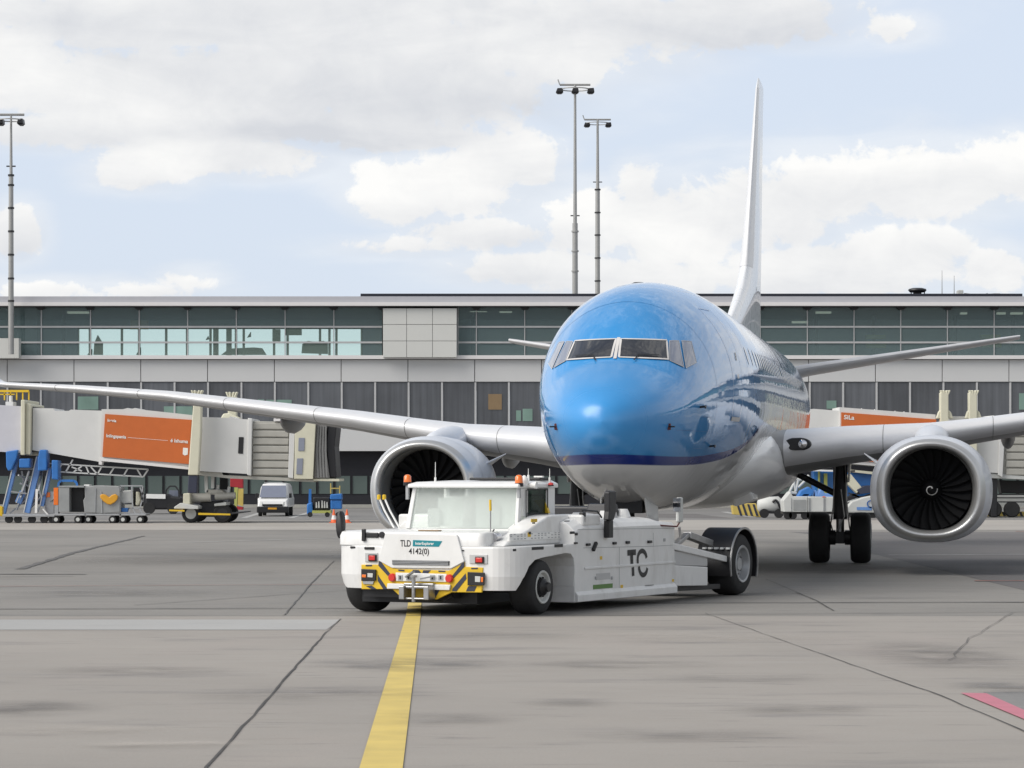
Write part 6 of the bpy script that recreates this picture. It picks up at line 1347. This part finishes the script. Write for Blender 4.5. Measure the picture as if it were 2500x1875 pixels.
# noise for the cloud edges, in direction space
def nz(scale, sz, det=8, rough=.55, dist=0, off=(0, 0, 0)):
    mp = N.new('ShaderNodeMapping'); mp.inputs['Scale'].default_value = (1, 1, sz); mp.inputs['Location'].default_value = off; L.new(tc.outputs['Generated'], mp.inputs[0])
    n = N.new('ShaderNodeTexNoise'); n.inputs['Scale'].default_value = scale; n.inputs['Detail'].default_value = det; n.inputs['Roughness'].default_value = rough; n.inputs['Distortion'].default_value = dist
    L.new(mp.outputs[0], n.inputs['Vector']); return n.outputs['Fac']
edge = M('SUBTRACT', nz(52, 1.2, 10, .60, .5), .5); soft = M('SUBTRACT', nz(15, 2.0, 7, .55, .4, (3, 1, 2)), .5); wisp = M('SUBTRACT', nz(13, 3.5, 8, .55, .6, (1, 7, 4)), .5)
# cloud banks: (azimuth px, height px, half width, half height, edge crispness, greyness) read off the photo, stored as angles
BK = [(1230, 380, 125, 90, 1, 0), (1110, 450, 215, 85, 1, 0), (970, 490, 115, 55, 1, 0), (1300, 400, 90, 80, 1, 0), (1000, 600, 160, 22, .8, .1), (1200, 570, 180, 40, .8, .25), (1320, 655, 220, 45, .6, .2),
      (1560, 460, 65, 70, 1, 0), (1450, 540, 150, 90, 1, .05), (1660, 560, 190, 140, .9, .05), (1840, 520, 200, 110, 1, .05), (2020, 460, 170, 95, 1, 0), (2250, 440, 220, 95, 1, .05), (2450, 420, 160, 80, 1, 0), (2000, 660, 300, 60, .8, .15), (1600, 680, 320, 60, .7, .15), (2200, 610, 170, 55, 1, .1), (2430, 660, 80, 55, 1, 0),
      (400, 400, 150, 55, 1, 0), (600, 385, 180, 50, .7, .3), (330, 425, 100, 40, 1, .1), (480, 290, 200, 45, .6, .3), (150, 240, 260, 70, .6, .15), (500, 200, 560, 110, .5, .5), (950, 230, 420, 120, .5, .7), (300, 60, 620, 90, .5, .6), (850, 110, 520, 120, .5, .45), (1350, 70, 420, 120, .5, .35), (1380, 150, 150, 75, .7, .1), (1750, 50, 320, 70, .4, .5), (20, 150, 220, 60, .7, 0), (700, 300, 460, 60, .4, .5), (230, 320, 300, 50, .4, .15), (1000, 330, 200, 40, .4, .5), (60, 330, 120, 40, .5, .2), (900, 20, 700, 60, .5, .4),
      (460, 692, 70, 32, 1, 0), (360, 715, 140, 20, 1, .05), (140, 720, 160, 22, .9, .05), (40, 570, 60, 60, .5, .3), (2180, 75, 65, 30, .6, .2), (0, 130, 200, 80, .6, .1)]
cov = shade = wsum = None
for u, v, ru, rv, cr, gy in BK:
    a0 = math.atan((u - 1250) / F); e0 = math.atan((HOR - v) / F); ra = ru * 1.1 / F; re = rv * 1.12 / F
    dx = M('MULTIPLY_ADD', az, 1 / ra, c=-a0 / ra); dy = M('MULTIPLY_ADD', el, 1 / re, c=-e0 / re)
    e = M('SQRT', M('ADD', M('MULTIPLY', dx, dx), M('MULTIPLY', dy, dy)))
    d = M('SUBTRACT', 1.0, e)                               # 1 in the middle, 0 on the rim
    d = M('MULTIPLY', d, min(1.0, rv / 70 + .25))
    cov = d if cov is None else M('MAXIMUM', cov, d)
    w = M('MAXIMUM', M('ADD', d, .25), 0.0); w = M('MULTIPLY', w, w)
    s = M('MULTIPLY', w, M('ADD', M('MULTIPLY', dy, .5), -1.6 * gy))
    shade = s if shade is None else M('ADD', shade, s); wsum = w if wsum is None else M('ADD', wsum, w)
shade = M('DIVIDE', shade, M('ADD', wsum, .02))
# the rest of the dome: broken cloud everywhere
gen = M('MULTIPLY', M('SUBTRACT', nz(2.6, 2.2, 8, .58, .2, (5, 2, 0)), .47), 2.2)
far = M('GREATER_THAN', M('ABSOLUTE', az), .30); hi_ = M('GREATER_THAN', el, .20)
outside = M('MAXIMUM', far, hi_)
o1 = N.new('ShaderNodeMapRange'); o1.interpolation_type = 'SMOOTHSTEP'; o1.inputs[1].default_value = .17; o1.inputs[2].default_value = .30; L.new(M('MAXIMUM', M('ABSOLUTE', az), M('MULTIPLY', el, 1.05)), o1.inputs[0])
o1 = o1.outputs[0]
cov = M('ADD', M('MULTIPLY', cov, M('SUBTRACT', 1.0, o1)), M('MULTIPLY', gen, o1))
bil = M('SUBTRACT', .42, M('ABSOLUTE', M('SUBTRACT', nz(85, 1.1, 8, .6, .2, (9, 4, 1)), .5)))
fld = M('ADD', M('ADD', M('ADD', cov, M('MULTIPLY', edge, 1.3)), M('MULTIPLY', soft, 1.3)), M('MULTIPLY', M('SUBTRACT', bil, .36), 1.3))
rm = N.new('ShaderNodeMapRange'); rm.interpolation_type = 'SMOOTHSTEP'; rm.inputs[1].default_value = -.03; rm.inputs[2].default_value = .32; L.new(fld, rm.inputs[0]); alpha = rm.outputs[0]
veil = N.new('ShaderNodeMapRange'); veil.interpolation_type = 'SMOOTHSTEP'; veil.inputs[1].default_value = -.75; veil.inputs[2].default_value = .35; veil.inputs[4].default_value = .42
L.new(M('ADD', M('ADD', cov, M('MULTIPLY', wisp, 1.6)), M('MULTIPLY', soft, 1.2)), veil.inputs[0]); alpha = M('MAXIMUM', alpha, veil.outputs[0])
lit = M('ADD', M('ADD', M('MULTIPLY', M('MULTIPLY', shade, M('SUBTRACT', 1.0, o1)), .62), M('MULTIPLY', wisp, 1.5)), M('MULTIPLY', edge, .7))
lm = N.new('ShaderNodeMapRange'); lm.inputs[1].default_value = -.90; lm.inputs[2].default_value = .30; L.new(lit, lm.inputs[0])
cl = N.new('ShaderNodeMix'); cl.data_type = 'RGBA'; L.new(lm.outputs[0], cl.inputs[0]); cl.inputs[6].default_value = (6.2, 6.4, 6.8, 1); cl.inputs[7].default_value = (9.15, 9.12, 8.98, 1)
# thin high haze whitens the blue
hz = N.new('ShaderNodeMix'); hz.data_type = 'RGBA'; L.new(sky.outputs[0], hz.inputs[6]); hz.inputs[7].default_value = (6.9, 7.65, 8.9, 1)
hf = N.new('ShaderNodeMapRange'); hf.inputs[1].default_value = .18; hf.inputs[2].default_value = .75; hf.inputs[3].default_value = .84; hf.inputs[4].default_value = .10; L.new(el, hf.inputs[0]); L.new(hf.outputs[0], hz.inputs[0])
mx = N.new('ShaderNodeMix'); mx.data_type = 'RGBA'; L.new(alpha, mx.inputs[0]); L.new(hz.outputs[2], mx.inputs[6]); L.new(cl.outputs[2], mx.inputs[7])
# the unseen sky overhead is dimmed to deepen contrast and the fuselage blue
hd = N.new('ShaderNodeMapRange'); hd.inputs[1].default_value = .25; hd.inputs[2].default_value = 1.0; hd.inputs[3].default_value = 1; hd.inputs[4].default_value = .62; L.new(el, hd.inputs[0])
dm = N.new('ShaderNodeVectorMath'); dm.operation = 'SCALE'; L.new(mx.outputs[2], dm.inputs[0]); L.new(hd.outputs[0], dm.inputs[3]); L.new(dm.outputs[0], bg.inputs['Color'])
scene.view_settings.view_transform = 'Standard'; scene.view_settings.look = 'None'; scene.view_settings.exposure = .12; scene.view_settings.gamma = 1
scene.render.engine = 'CYCLES'; scene.cycles.max_bounces = 8; scene.cycles.transparent_max_bounces = 12; scene.cycles.use_denoising = True
